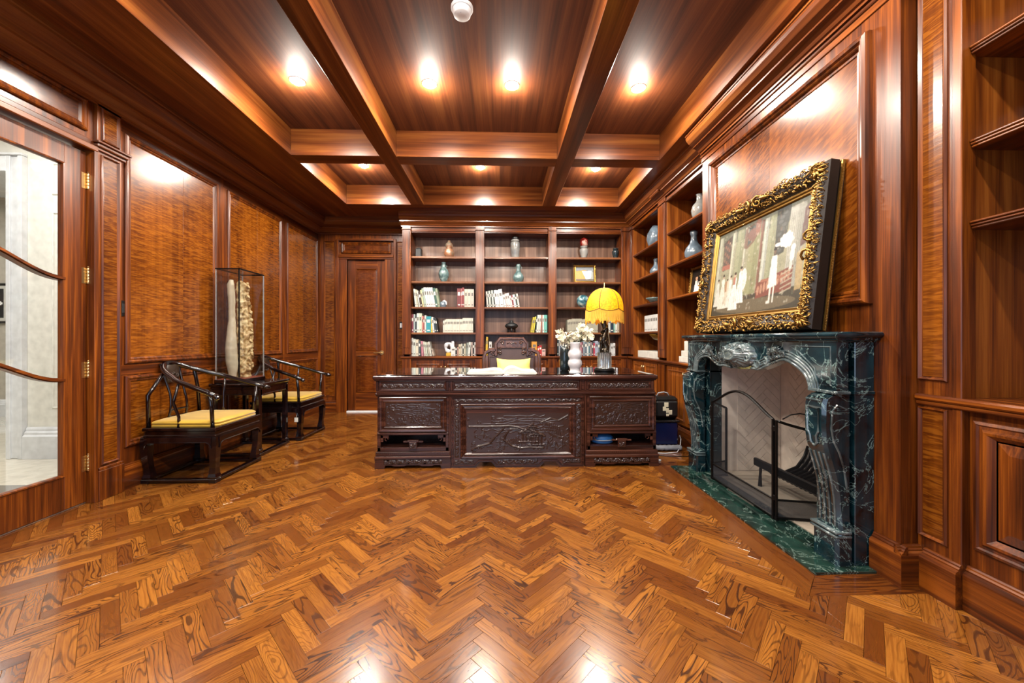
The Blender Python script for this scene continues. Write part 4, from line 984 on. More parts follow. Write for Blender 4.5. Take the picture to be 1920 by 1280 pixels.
def scroll_border(hm, n, rg, amp=.006, horiz=True):
    L = hm.w if horiz else hm.h; B = hm.h if horiz else hm.w; st = L / n
    for k in range(n):
        c = (k + .5) * st; sgn = 1 if k % 2 else -1; r = min(B * .36, st * .45)
        q = spiral(c, B / 2 + sgn * B * .06, r, 1.2, sgn, rg.uniform(0, 6))
        q += []
        if not horiz: q = [(b, a) for a, b in q]
        hm.stroke(q, B * .055 + .0012, amp)
        w2 = [(c - st * .6, B / 2 - sgn * B * .25), (c, B / 2 + sgn * B * .1), (c + st * .6, B / 2 + sgn * B * .28)]
        if not horiz: w2 = [(b, a) for a, b in w2]
        hm.stroke(w2, B * .05 + .0012, amp * .8)
def landscape(hm, rg, roof=False):
    w_, h_ = hm.w, hm.h
    for k in range(7):   # clouds and ridges
        z = h_ * (.92 - .07 * k); x = rg.uniform(0, w_ * .4); pts = [(x, z)]
        while pts[-1][0] < w_ * rg.uniform(.7, 1): pts.append((pts[-1][0] + w_ * .05, z + rg.uniform(-1, 1) * h_ * .03))
        hm.stroke(pts, h_ * .008 + .001, .003)
    for k in range(48):
        cx, cy = rg.uniform(0, w_), rg.choice((rg.uniform(0, h_ * .4), rg.uniform(h_ * .55, h_ * .9))); hm.stroke(spiral(cx, cy, h_ * rg.uniform(.03, .06), 1.1, rg.choice((-1, 1)), rg.uniform(0, 6)), .0022, .004)
    for k in range(14):   # pines
        cx, cy = rg.uniform(.03, .97) * w_, rg.uniform(.05, .45) * h_
        hm.stroke([(cx, cy - h_ * .04), (cx + rg.uniform(-1, 1) * .01, cy + h_ * .14)], .0022, .005)
        for q in range(5):
            z = cy + h_ * (.04 + .03 * q); d = h_ * .09 * (1 - q / 6); hm.stroke([(cx - d, z - .004), (cx, z + .003), (cx + d, z - .004)], .002, .005)
    for k in range(44):
        x, z = rg.uniform(0, w_), rg.uniform(0, h_ * .6); a = rg.uniform(-.6, .9); d = rg.uniform(.02, .05) * w_
        hm.stroke([(x, z), (x + d * math.cos(a) * .5, z + d * math.sin(a) * .5 + .003), (x + d * math.cos(a), z + d * math.sin(a))], .002, .0045)
    if roof:
        P = lambda *q: [(x * w_, z * h_) for x, z in q]
        hm.stroke(P((.02, .66), (.3, .66), (.42, .67), (.5, .63), (.56, .58)), .0045, .011)
        hm.stroke(P((.05, .06), (.1, .14), (.22, .22), (.28, .4), (.34, .55), (.36, .62)), .005, .013)
        hm.stroke(P((.36, .28), (.38, .45), (.42, .58), (.5, .6)), .005, .013)
        hm.stroke(P((.37, .3), (.44, .16), (.52, .1), (.62, .12), (.75, .1)), .005, .013)
        for k in range(8): hm.stroke(P((.44 + .018 * k, .22), (.43 + .018 * k, .34)), .002, .006)
        for x, z, s_ in ((.60, .48, .09), (.68, .40, .08), (.64, .60, .05)):
            hm.stroke(P((x - s_, z), (x - s_ * .6, z + .05), (x + s_ * .6, z + .05), (x + s_, z)), .0055, .014); hm.stroke(P((x - s_ * .5, z + .05), (x, z + .12), (x + s_ * .5, z + .05)), .0055, .014)
            for q in (-.6, -.2, .2, .6): hm.stroke(P((x + q * s_, z), (x + q * s_, z - .22)), .0045, .011)
            hm.stroke(P((x - s_, z - .22), (x + s_, z - .22)), .0045, .011)
        hm.stroke(P((.72, .75), (.82, .86), (.9, .8), (.99, .93)), .004, .008)
        for k in range(8): hm.stroke(P((.76 + .02 * k, .78 - .02 * k), (.78 + .02 * k, .55 - .03 * k), (.84 + .015 * k, .38)), .0025, .006)

# ------------------------------------------------------------ DESK
DY = 3.445; T = TB(DY); dk = thing('desk', (.15, 3.87, 0), 'large carved dark rosewood desk with two pedestals and landscape panels', 'desk')
rg = random.Random(11)
P_T = [(0, 0), (.006, 0), (.016, .008), (.02, .02), (.02, .032), (.014, .045)]
MB().box(-1.134, 1.432, 3.415, 4.335, .795, .83, .008).box(-1.122, 1.42, 3.427, 4.323, .783, .797, .004).build('desk_top', M['dx'], dk)
MB().box(-1.10, 1.40, 3.435, 4.30, .83, .838, .002).build('glass_top', M['dglass'] if 'dglass' in M else M['ebony'], dk)
# upper band with three drawer fronts
MB().box(-1.106, 1.41, DY + .006, 4.29, .69, .783, .002).build('apron_case', M['dx'], dk)
MB().box(-1.118, 1.422, DY - .014, 4.30, .652, .676, .008).box(-1.11, 1.414, DY - .004, 4.295, .676, .69, .004).box(-1.11, 1.414, DY - .004, 4.295, .642, .652, .003).build('waist_moulding', M['dx'], dk)
for a0, a1 in ((-1.078, -.487), (-.425, .715), (.80, 1.375)):
    d_ = MB().frame(a0, a1, .694, .779, [(0, 0), (0, .006), (.004, .008), (.010, .007), (.013, .001), (.016, .001), (.018, .0)], T).box(a0, a1, .694, .779, -.02, -.005, 0, T).build('drawer_front', M['dx'], dk)
    hm = HM(a1 - a0 - .036, .049, int((a1 - a0) * 260), 20); n = int((a1 - a0) / .038)
    scroll_border(hm, n, rg, .0055); hm.build('carved_band', M['carve'], d_, T, a0 + .018, .712, -.001)
for x in (-1.10, -.475, -.44, .728, .772, 1.39): MB().box(x - .011, x + .011, .692, .782, -.01, .006, .003, T).build('stile', M['dz'], dk)
for p0, p1, lab in ((-1.10, -.462, 0), (.79, 1.425, 1)):
    pd = MB().box(p0, p1, DY + .004, 4.28, .318, .642, .003).box(p0, p0 + .03, DY, 4.28, .15, .32, .003).box(p1 - .03, p1, DY, 4.28, .15, .32, .003)
    pd.box(p0, p1, DY, 4.28, .15, .188, .004).box(p0, p1, DY - .006, 4.28, .296, .318, .005).box(p0 + .03, p1 - .03, 3.98, 4.0, .188, .30, 0)
    pd = pd.build('pedestal', M['dx'], dk)
    MB().frame(p0 + .02, p1 - .02, .325, .638, [(0, 0), (0, .008), (.006, .012), (.02, .008), (.024, .002), (.034, .004), (.04, .009), (.05, .004), (.054, .0)], T).build('panel_frame', M['dx'], pd)
    hm = HM(p1 - p0 - .15, .205, 170, 62); landscape(hm, rg); hm.build('carved_panel', M['carve'], pd, T, p0 + .075, .38, .001)
    # open shelf: corner brackets and hanging pendant
    for s_, xx in ((1, p0 + .03), (-1, p1 - .03)):
        b = MB(); b.box(min(xx, xx + s_ * .07), max(xx, xx + s_ * .07), .27, .298, -.02, -.004, .002, T).box(min(xx, xx + s_ * .022), max(xx, xx + s_ * .022), .235, .298, -.02, -.004, .002, T)
        b.tube([T(xx + s_ * (.05 + .014 * math.cos(a)), .258 + .014 * math.sin(a), -.01) for a in [i * .7 for i in range(8)]], .004, 6); b.build('bracket', M['dx'], pd)
    xm = (p0 + p1) / 2; b = MB().box(xm - .05, xm + .05, .235, .252, -.02, .012, .003, T).box(xm - .036, xm + .036, .172, .238, -.015, .014, .004, T).box(xm - .09, xm + .09, .228, .244, -.018, .002, .004, T)
    b = b.build('pendant', M['dx'], pd); hm = HM(.056, .048, 22, 20); scroll_border(hm, 2, rg, .005); hm.build('carving', M['carve'], b, T, xm - .028, .18, .0145)
    b = MB().box(p0 - .012, p1 + .012, DY - .014, 4.29, .112, .15, .005).box(p0 - .02, p1 + .02, DY - .022, 4.295, .085, .112, .006).build('base_moulding', M['dx'], pd)
    n_ = 36
    for i in range(n_): pass
    bd = MB()
    for i in range(n_): bd.ball(T(p0 + (p1 - p0) * (i + .5) / n_, .131, .015), .0055, 6)
    bd.build('beading', M['dx'], pd, kind='stuff')
    T2 = TB(DY - .012); q = [(p0 - .018, 0), (p0 + .065, 0), (p0 + .075, .03), (p0 + .13, .03), (p0 + .15, .022), (p0 + .24, .022), (p0 + .26, .03), (p1 - .26, .03), (p1 - .24, .022), (p1 - .15, .022), (p1 - .13, .03), (p1 - .075, .03), (p1 - .065, 0), (p1 + .018, 0), (p1 + .018, .088), (p0 - .018, .088)]
    ap = MB().prism(q, -.02, .0, T2).box(p0 - .018, p0 + .05, DY, 4.285, 0, .088).box(p1 - .05, p1 + .018, DY, 4.285, 0, .088)
    ap = ap.build('base_apron', M['dx'], pd)
    hm = HM(p1 - p0 - .12, .042, 150, 18); scroll_border(hm, 14, rg, .005); hm.build('carving', M['carve'], ap, T2, p0 + .06, .038, .0)
# centre panel
c0, c1 = -.441, .762; cp = [(c0, 0), (c0 + .22, 0), (c0 + .26, .048), (c0 + .36, .048), (c0 + .40, .002), (c1 - .40, .002), (c1 - .36, .048), (c1 - .26, .048), (c1 - .22, 0), (c1, 0), (c1, .642), (c0, .642)]
ctr = MB().prism(cp, -.03, -.002, T).build('centre_panel', M['dx'], dk)
MB().tube([T(a, b, .0) for a, b in [(c0 + .012, .018), (c0 + .205, .018), (c0 + .25, .062), (c0 + .37, .062), (c0 + .41, .018), (c1 - .41, .018), (c1 - .37, .062), (c1 - .25, .062), (c1 - .205, .018), (c1 - .012, .018), (c1 - .012, .63), (c0 + .012, .63)]], .0085, 6, True).build('outer_moulding', M['dx'], ctr)
MB().frame(c0 + .085, c1 - .085, .085, .575, [(0, -.004), (0, .012), (.006, .018), (.016, .014), (.022, .004), (.030, .006), (.036, .012), (.044, .006), (.05, -.001)], T).build('inner_moulding', M['dx'], ctr)
hm = HM(c1 - c0 - .28, .35, 260, 110); landscape(hm, rg, True); hm.build('carved_panel', M['carve'], ctr, T, c0 + .14, .14, 0)
for a0, b0, w_, h_, hz, n in ((c0 + .03, .585, c1 - c0 - .06, .034, True, 34), (c0 + .025, .09, .05, .48, False, 14), (c1 - .075, .09, .05, .48, False, 14), (c0 + .42, .03, c1 - c0 - .84, .045, True, 10), (c0 + .03, .03, .17, .045, True, 5), (c1 - .20, .03, .17, .045, True, 5)):
    hm = HM(w_, h_, max(16, int(w_ * 240)), max(16, int(h_ * 240))); scroll_border(hm, n, rg, .0055, hz); hm.build('carved_border', M['carve'], ctr, T, a0, b0, -.001)
for x in (-.452, .776): MB().box(x - .008, x + .008, 0, .642, -.03, .0, .003, T).build('stile', M['dz'], dk)

# things kept in the desk's open shelf
t = thing('blue_pouch', (.955, 3.50, .188), 'round blue cloth pouch with a pale rim in the desk pedestal shelf', 'pouch')
MB().lathe([(.07, 0), (.098, .008), (.105, .024), (.105, .034)], 28, (.955, 3.555, .188), 1, .8).build('body', M['blue'], t, True)
MB().tube([(.955 + .108 * math.cos(a), 3.555 + .088 * math.sin(a), .226) for a in [i * PI / 14 for i in range(28)]], .005, 6, True).build('rim', M['grey'], t, True)
MB().lathe([(.105, .036), (.10, .06), (.075, .078), (.03, .086), (.001, .088)], 28, (.955, 3.555, .188), 1, .8).build('lid', M['blue'], t, True)

# ------------------------------------------------------------ DESK CHAIR
def rr_path(w0, w1, z0, z1, r):
    return [(w0, z0), (w0, z1 - r), (w0 + r * .3, z1 - r * .3), (w0 + r, z1), (w1 - r, z1), (w1 - r * .3, z1 - r * .3), (w1, z1 - r), (w1, z0)]
CYc = 4.86; cx = .145
ch = thing('desk_chair', (cx, 4.6, 0), 'carved dark wooden throne chair behind the desk, leather-brown back board', 'chair')
T = TB(CYc)
m_ = MB(); m_.tube([T(cx + a, b, 0) for a, b in [(-.20, .95), (-.20, 1.10), (-.15, 1.165), (.15, 1.165), (.20, 1.10), (.20, .95)]], .020, 6, flat=1.2); m_.box(cx - .185, cx + .185, 1.05, 1.15, -.012, .004, .004, T); m_.box(cx - .14, cx + .14, 1.045, 1.062, .0, .016, .004, T)
bf = m_.build('crest_rail', M['chairw'] if 'chairw' in M else M['chairw'], ch)
cv = MB()
for s_ in (-1, 1):
    for (a, b, r) in ((.12, 1.115, .026), (.15, 1.04, .022), (.15, .985, .026)): cv.tube([T(cx + s_ * a + x * s_, b + y, .012) for x, y in spiral(0, 0, r, 1.2, 1, 0)], .0075, 6)
cv.tube([T(cx + a, b, .008) for a, b in [(-.06, 1.10), (-.03, 1.12), (0, 1.10), (.03, 1.12), (.06, 1.10)]], .006, 6); cv.build('scroll_carving', M['chairw'], bf, True)
for s_ in (-1, 1):
    m_ = MB(); m_.tube([T(cx + s_ * a, b, 0) for a, b in [(.20, 1.02), (.27, 1.02), (.335, .985), (.355, .92), (.355, .45)]], .024, 6); m_.box(min(cx + s_ * .30, cx + s_ * .34), max(cx + s_ * .30, cx + s_ * .34), .5, .95, -.008, .006, .003, T)
    m_.tube([T(cx + s_ * .235 + s_ * x, .975 + y, .012) for x, y in spiral(0, 0, .028, 1.2, 1, 0)], .008, 6); m_.tube([T(cx + s_ * a, b, 0) for a, b in [(.22, .94), (.285, .94), (.285, .5)]], .010, 6)
    m_.build('back_wing', M['chairw'], ch)
    MB().tube([(cx + s_ * .335, CYc - .01, .74), (cx + s_ * .34, CYc - .25, .72), (cx + s_ * .34, CYc - .48, .70)], .02, 8).build('arm', M['chairw'], ch, True)
    MB().tube([(cx + s_ * .33, CYc - .46, .46), (cx + s_ * .34, CYc - .46, .70)], .017, 8).build('arm_post', M['chairw'], ch, True)
    for yy in (CYc - .01, CYc - .47): MB().box(cx + s_ * .32 - .03, cx + s_ * .32 + .03, yy - .03, yy + .03, 0, .42, .008).build('leg', M['chairw'], ch)
MB().box(cx - .30, cx + .30, .46, 1.05, -.018, -.004, .004, T).build('backrest', M['leather'], ch)
MB().box(cx - .36, cx + .36, CYc - .51, CYc + .03, .40, .46, .01).build('seat', M['chairw'], ch)
def pillow(name, c, w_, h_, d_, lab, mat, tilt=.2):
    t = thing(name, c, lab, 'cushion'); N = 16; vs = []; fs = []
    for s_ in (-1, 1):
        for j in range(N + 1):
            for i in range(N + 1):
                u, v = 2 * i / N - 1, 2 * j / N - 1; k = (max(0, (1 - u ** 4)) * max(0, (1 - v ** 4))) ** .5
                x = w_ / 2 * u * (1 - .06 * (1 - v * v)); z = h_ / 2 * v * (1 - .09 * (1 - u * u)); y = s_ * d_ / 2 * k
                vs.append((c[0] + x, c[1] + y * 1 + z * tilt + h_ / 2 * tilt, c[2] + h_ / 2 + z - .0))
    n = (N + 1) ** 2
    for j in range(N):
        for i in range(N): a = j * (N + 1) + i; q = (a, a + 1, a + N + 2, a + N + 1); fs.append(q); fs.append(tuple(n + k for k in q[::-1]))
    MB().add(vs, fs).build('cover', mat, t, True); return t
pillow('cushion', (cx + .02, CYc - .22, .462), .42, .46, .13, 'yellow satin cushion standing against the back of the desk chair', M['lyellow'], .25)

# ------------------------------------------------------------ THINGS ON THE DESK
DZ = .838
bk_ = thing('open_book', (.03, 3.72, DZ), 'large open book lying flat on the desk before the chair', 'book')
def leafblock(x0, x1, hump, y0, y1, s_):
    vs = []; fs = []; N = 14
    prof = []
    for i in range(N + 1):
        f_ = i / N; x = x0 + (x1 - x0) * f_; z = .016 + hump * math.sin(PI * min(1, f_ * 1.6)) ** 1.2 * (1 if f_ < .625 else 0) * (1 - f_) * 1.3 + .006 * (1 - f_)
        prof.append((x, z if i else .012))
    for x, z in prof: vs += [(x, y0, DZ + .004), (x, y0, DZ + z), (x, y1, DZ + z), (x, y1, DZ + .004)]
    for i in range(N):
        a, b = i * 4, i * 4 + 4; fs += [(a, b, b + 1, a + 1), (a + 1, b + 1, b + 2, a + 2), (a + 2, b + 2, b + 3, a + 3)]
    fs.append((N * 4, N * 4 + 1, N * 4 + 2, N * 4 + 3)); return MB().add(vs, fs).build('pages', M['paper'], bk_, True, auto=40)
leafblock(.035, .335, .035, 3.56, 3.90, 1); leafblock(.02, -.30, .012, 3.56, 3.90, -1)
MB().box(-.31, .345, 3.55, 3.91, DZ, DZ + .004, .001).build('cover', M['paper'], bk_)
# vase of flowers
vx, vy = .695, 3.53
t = thing('bubble_vase', (vx, vy, DZ), 'white porcelain vase of stacked bulges holding ivory flowers', 'vase')
MB().lathe([(.05, 0), (.056, .004), (.056, .016), (.046, .022), (.044, .04), (.05, .055), (.062, .075), (.066, .098), (.06, .122), (.05, .134), (.054, .142), (.064, .162), (.066, .185), (.058, .208), (.044, .222), (.043, .245), (.048, .275), (.052, .292), (.048, .292), (.04, .26)], 36, (vx, vy, DZ)).build('body', M['porc'], t, True)
t = thing('flower_bunch', (vx, vy, DZ + .26), 'bunch of ivory blossoms in the white bulged vase', 'flowers')
rq = random.Random(3); sprays = []
for k, (dx, dz) in enumerate(((-.15, .11), (-.12, .07), (-.09, .05), (-.05, .06), (-.02, .09), (.02, .07), (.05, .13), (.06, .17), (.09, .09), (.13, .06), (.16, .09), (0, .05), (.10, .13))):
    dy = rq.uniform(-.06, .06); e = (vx + dx, vy + dy, DZ + .26 + dz)
    MB().tube([(vx + dx * .1, vy, DZ + .25), (vx + dx * .5, vy + dy * .4, DZ + .27 + dz * .5), e], .0025, 5).build('stem', M['dgreen'], t)
    sp = MB()
    for _ in range(15):
        c = Vector(e) + Vector((rq.gauss(0, .021), rq.gauss(0, .021), rq.gauss(0, .021)))
        ax_ = Vector((rq.uniform(-1, 1), rq.uniform(-1.4, .2), rq.uniform(-.3, 1))).normalized(); u = ax_.orthogonal().normalized(); v = ax_.cross(u)
        for p in range(5):
            a = p * 2 * PI / 5; d = u * math.cos(a) + v * math.sin(a); e1 = v * math.cos(a) - u * math.sin(a)
            sp.add([c, c + d * .011 + e1 * .010 + ax_ * .004, c + d * .022 + ax_ * .003, c + d * .011 - e1 * .010 + ax_ * .004], [(0, 1, 2, 3)])
        sp.ball(c + ax_ * .004, .004, 5)
    sp.build('blossom_cluster', M['petal'], t)
t = thing('dark_vase', (.70, 3.98, DZ), 'tall black-green vase half hidden behind the white vase', 'vase')
MB().lathe([(.032, 0), (.044, .006), (.05, .04), (.052, .12), (.048, .2), (.036, .235), (.028, .245), (.024, .24)], 28, (.655, 3.86, DZ)).build('body', M['darkgl'], t, True)
# table lamp
lx_, ly_ = 1.045, 3.80
lm = thing('table_lamp', (lx_, ly_, DZ), 'table lamp with yellow fringed dome shade and dark figure stem', 'lamp')
MB().lathe([(.10, 0), (.104, .004), (.104, .016), (.096, .022), (.09, .024), (.09, .03)], 40, (lx_, ly_, DZ)).build('foot_plate', M['iron'], lm, True, auto=40)
m_ = MB(); N = 72; vs = []; fs = []
for j, z in enumerate((.03, .034, .18, .186)):
    for i in range(N):
        a = 2 * PI * i / N; r = .064 + (.005 * math.cos(a * 18) if j in (1, 2) else .004); vs.append((lx_ + r * math.cos(a), ly_ + r * math.sin(a), DZ + z))
for j in range(3):
    for i in range(N): k = (i + 1) % N; fs.append((j * N + i, j * N + k, (j + 1) * N + k, (j + 1) * N + i))
fs.append(tuple(range(3 * N, 4 * N))); m_.add(vs, fs).build('fluted_drum', M['chrome'], lm, True, auto=50)
m_ = MB(); q = [(0, 0, .12, .05), (.01, 0, .15, .045), (.02, -.01, .18, .03), (.0, 0, .22, .035), (-.015, 0, .27, .04), (-.005, -.01, .31, .03), (.01, 0, .35, .026), (.015, 0, .39, .030), (.0, 0, .43, .026), (-.01, 0, .47, .03), (.0, 0, .51, .022), (0, 0, .56, .016)]
q = [(a, b, .186 + (c - .12) * .85, d * .95) for a, b, c, d in q]; m_.tube([(lx_ + a, ly_ + b, DZ + c) for a, b, c, d in q], [d for *_, d in q], 12)
for k in range(16):    # draped, twining figure carving
    a0 = k * 1.1; z = .20 + .022 * k; m_.tube([(lx_ + .03 * math.cos(a0 + t_ * 1.6) * (1 - t_ * .15), ly_ + .03 * math.sin(a0 + t_ * 1.6), DZ + z + t_ * .035) for t_ in (0, .3, .6, 1)], [.006, .012, .010, .004], 7)
m_.ball((lx_ - .03, ly_ - .02, DZ + .36), .018, 10).ball((lx_ + .025, ly_ - .025, DZ + .20), .016, 10)
m_.tube([(lx_ - .03, ly_ - .02, DZ + .345), (lx_ - .045, ly_ - .03, DZ + .31), (lx_ - .035, ly_ - .03, DZ + .26), (lx_ - .05, ly_ - .04, DZ + .23), (lx_ - .04, ly_ - .035, DZ + .19)], [.012, .016, .014, .011, .014], 8)
m_.tube([(lx_ - .04, ly_ - .03, DZ + .32), (lx_ - .06, ly_ - .05, DZ + .29), (lx_ - .03, ly_ - .06, DZ + .27)], [.008, .007, .005], 6)
m_.build('figure_stem', M['figm'] if 'figm' in M else M['iron'], lm, True)
MB().tube([(lx_ + .04, ly_, DZ + .12), (lx_ + .05, ly_, DZ + .3), (lx_ + .03, ly_, DZ + .5), (lx_, ly_, DZ + .6), (lx_, ly_, DZ + .83), (lx_, ly_, DZ + .885)], .005, 8).build('rod', M['brass'], lm, True)
MB().ball((lx_, ly_, DZ + .835), .012, 8).ball((lx_, ly_, DZ + .86), .007, 8).build('finial', M['brass'], lm, True)
m_ = MB(); vs = []; fs = []; N = 48; NR = 12; SB = .615; SR = .185
def shr(a, f_):       # dome with six swelling gores
    g_ = (a * 6 / (2 * PI)) % 1; sw = 1 + .035 * math.sin(PI * g_) * math.sin(PI * min(1, f_ * 1.1)); return SR * sw * (.10 + .90 * math.sin(f_ * PI / 2 * 1.02))
def shz(a, f_):
    g_ = (a * 6 / (2 * PI)) % 1; return SB + .215 * math.cos(f_ * PI / 2) - .022 * math.sin(PI * g_) * f_ ** 4
for j in range(NR + 1):
    for i in range(N): a = 2 * PI * i / N; f_ = j / NR; r = shr(a, f_); vs.append((lx_ + r * math.cos(a), ly_ + r * math.sin(a), DZ + shz(a, f_)))
for j in range(NR):
    for i in range(N): k = (i + 1) % N; fs.append((j * N + i, j * N + k, (j + 1) * N + k, (j + 1) * N + i))
sh_ = m_.add(vs, fs).build('lamp_shade', M['shade'], lm, True)
m_ = MB()
for k in range(6): a = k * PI / 3; m_.tube([(lx_ + (shr(a, f_) + .002) * math.cos(a), ly_ + (shr(a, f_) + .002) * math.sin(a), DZ + shz(a, f_)) for f_ in [i / 10 for i in range(11)]], .0028, 5)
m_.tube([(lx_ + (shr(a, 1) + .002) * math.cos(a), ly_ + (shr(a, 1) + .002) * math.sin(a), DZ + shz(a, 1)) for a in [i * PI / 36 for i in range(72)]], .003, 5, True)
m_.build('piping', M['bronze'], sh_, True)
m_ = MB(); rf = random.Random(9)
for k in range(150):
    a = 2 * PI * k / 150; r = shr(a, 1); z = shz(a, 1); x, y = lx_ + r * math.cos(a), ly_ + r * math.sin(a); L = .11 + rf.uniform(-.012, .012) + .012 * math.sin(k * .5)
    m_.tube([(x, y, DZ + z), (x + rf.uniform(-.002, .002), y, DZ + z - L * .5), (x + rf.uniform(-.003, .003), y + rf.uniform(-.003, .003), DZ + z - L)], [.0032, .0034, .0042], 4)
m_.build('fringe', M['fringe'] if 'fringe' in M else M['yellow'], sh_, kind='stuff')
MB().ball((lx_, ly_, DZ + .67), .028, 12).build('bulb', M['bulb'], lm, True)
lamp('table_lamp_glow', 'POINT', (lx_, ly_, DZ + .70), 3.2, (1, .82, .45), shadow_soft_size=.03)
t = thing('small_ornament', (1.14, 3.78, DZ), 'tiny white knob-like ornament beside the lamp foot', 'ornament')
MB().lathe([(.008, 0), (.012, .004), (.006, .012), (.010, .022), (.009, .03), (.002, .034)], 14, (1.165, 3.78, DZ)).build('body', M['porc'], t, True)

# ------------------------------------------------------------ ARMCHAIRS (horseshoe back), local: front = +x
def sq_leg(mb, x, y, z1, s0=.022, dirx=1, diry=1):
    for k in range(8):
        pass
def apron(mb, p0, p1, z0, z1, out, th=.018, r=.05):
    """board between two legs with rounded inner corners at its lower edge"""
    p0, p1 = Vector(p0), Vector(p1); u = (p1 - p0); L = u.length; u.normalize(); o = Vector(out)
    q = [(0, z1), (0, z0 - r)] + [(r - r * math.cos(a), z0 - r + r * math.sin(a)) for a in [i * PI / 12 for i in range(1, 7)]]
    q += [(L - x, z) for x, z in q[::-1]]
    T_ = lambda a, b, c: Vector((p0.x + u.x * a + o.x * c, p0.y + u.y * a + o.y * c, b)); mb.prism(q, 0, th, T_)
    in_ = q[1:-1]; mb.tube([T_(a, b, th) for a, b in in_], .004, 5)
def make_armchair():
    root = empty('armchair', (0, 0, 0)); D, Wd = .58, .58; hw_ = Wd / 2; SZ = .445
    m_ = MB().box(0, D, -hw_, hw_, .415, SZ, .006).box(.012, D - .012, -hw_ + .012, hw_ - .012, .385, .415, .003).box(.004, D - .004, -hw_ + .004, hw_ - .004, .365, .388, .006); m_.build('seat', M['ebony'], root, world=False)
    m_ = MB(); i_ = .03
    apron(m_, (i_, -hw_ + .006, 0), (D - i_, -hw_ + .006, 0), .33, .37, (0, -1, 0)) ; apron(m_, (i_, hw_ - .006, 0), (D - i_, hw_ - .006, 0), .33, .37, (0, 1, 0))
    apron(m_, (D - .006, -hw_ + i_, 0), (D - .006, hw_ - i_, 0), .33, .37, (1, 0, 0)); apron(m_, (.006, -hw_ + i_, 0), (.006, hw_ - i_, 0), .33, .37, (-1, 0, 0))
    m_.build('apron', M['ebony2'], root, world=False)
    for x, sx_ in ((.03, -1), (D - .03, 1)):
        for sy_ in (-1, 1):
            y = sy_ * (hw_ - .03); zs = [(.37, .034, .0), (.30, .030, .008), (.20, .025, .006), (.12, .023, -.002), (.07, .027, -.006), (.045, .033, -.004), (.03, .03, -.003)]
            m_ = MB(); vs = []
            for z, h_, o_ in zs:
                cx_, cy_ = x + sx_ * o_, y + sy_ * o_; vs += [(cx_ - h_, cy_ - h_, z), (cx_ + h_, cy_ - h_, z), (cx_ + h_, cy_ + h_, z), (cx_ - h_, cy_ + h_, z)]
            fs = [(k * 4 + i, k * 4 + (i + 1) % 4, k * 4 + 4 + (i + 1) % 4, k * 4 + 4 + i) for k in range(len(zs) - 1) for i in range(4)] + [(0, 1, 2, 3), tuple(range(len(zs) * 4 - 4, len(zs) * 4))]
            m_.add(vs, fs).build('leg', M['ebony2'], root, world=False)
    m_ = MB()
    for y in (-hw_ - .005, hw_ - .045): m_.box(-.005, D + .005, y, y + .05, .012, .034, .004)
    for x in (-.005, D - .045): m_.box(x, x + .05, -hw_ + .045, hw_ - .045, .012, .034, .004)
    for x in (-.003, D - .055):
        for y in (-hw_ - .003, hw_ - .055): m_.box(x, x + .058, y, y + .058, 0, .013, .002)
    m_.build('floor_stretcher', M['ebony'], root, world=False)
    # horseshoe rail
    P_ = []
    for i in range(33):
        t_ = -1 + 2 * i / 32; a = t_ * PI * .5; s_ = abs(t_)
        y = (hw_ - .01 + .03 * s_ ** 6) * math.sin(a * .98) if s_ < .62 else (1 if t_ > 0 else -1) * (hw_ - .012 + .035 * ((s_ - .62) / .38) ** 3) * (.9 + .1 * min(1, (s_ - .62) / .2))
        x = -.03 + .62 * (1 - math.cos(a)) ** 1.05; z = .955 - .25 * (s_ ** 1.35)
        P_.append((x, y, z))
    r_ = [.019 + .004 * (1 - abs(-1 + 2 * i / 32)) for i in range(33)]
    rl = MB().tube(P_, r_, 10).build('arm_rail', M['ebony2'], root, True, world=False)
    m_ = MB()
    for e, e2 in ((0, 1), (-1, -2)):
        p = Vector(P_[e]); q = Vector(P_[e2]); d = (p - q).normalized(); s_ = -1 if p.y < 0 else 1
        m_.tube([p, p + d * .02 + Vector((0, s_ * .006, 0)), p + d * .04 + Vector((0, s_ * .018, -.002)), p + d * .045 + Vector((0, s_ * .03, -.008))], [.02, .023, .019, .006], 10)
        for k in range(3): m_.ball(q + Vector((0, 0, .018)) + d * (k * .012 - .02), .006, 6)
    m_.build('scrolled_end', M['ebony2'], rl, True, world=False)
    def rail_at(x, sy_):
        best = min((p for p in P_ if p[1] * sy_ > 0), key=lambda p: abs(p[0] - x)); return best
    for sy_ in (-1, 1):
        a = rail_at(D - .045, sy_); MB().tube([(D - .045, sy_ * (hw_ - .03), SZ), (D - .045, sy_ * (hw_ - .02), (a[2] + SZ) / 2), (D - .045, a[1], a[2])], .015, 8).build('front_post', M['ebony'], root, True, world=False)
        a = rail_at(.30, sy_); MB().tube([(.27, sy_ * (hw_ - .03), SZ), (.26, sy_ * (hw_ - .04), SZ + .08), (.24, sy_ * (hw_ - .01), SZ + .2), (a[0] - .02, a[1], a[2])], [.013, .011, .012, .010], 8).build('side_post', M['ebony'], root, True, world=False)
        a = rail_at(.06, sy_); MB().tube([(.03, sy_ * (hw_ - .03), SZ), (.02, sy_ * (hw_ - .035), .7), (a[0], a[1], a[2])], .015, 8).build('rear_post', M['ebony'], root, True, world=False)
    # back splat: two curved rails, carved medallion on top, small apron below
    sp = MB()
    def bx_(z): f_ = (z - SZ) / (.95 - SZ); return .03 + .05 * math.sin(PI * f_) * (1 - f_) * 1.5 - .05 * f_
    for s_ in (-1, 1): sp.tube([(bx_(z), s_ * (.075 + .018 * abs((z - .7) / .25)), z) for z in [SZ + (.95 - SZ) * i / 10 for i in range(11)]], .010, 6)
    sp.box(bx_(.56) - .008, bx_(.56) + .008, -.08, .08, .545, .56, .002); sp.box(bx_(.48) - .006, bx_(.48) + .006, -.09, .09, SZ, .50, .002)
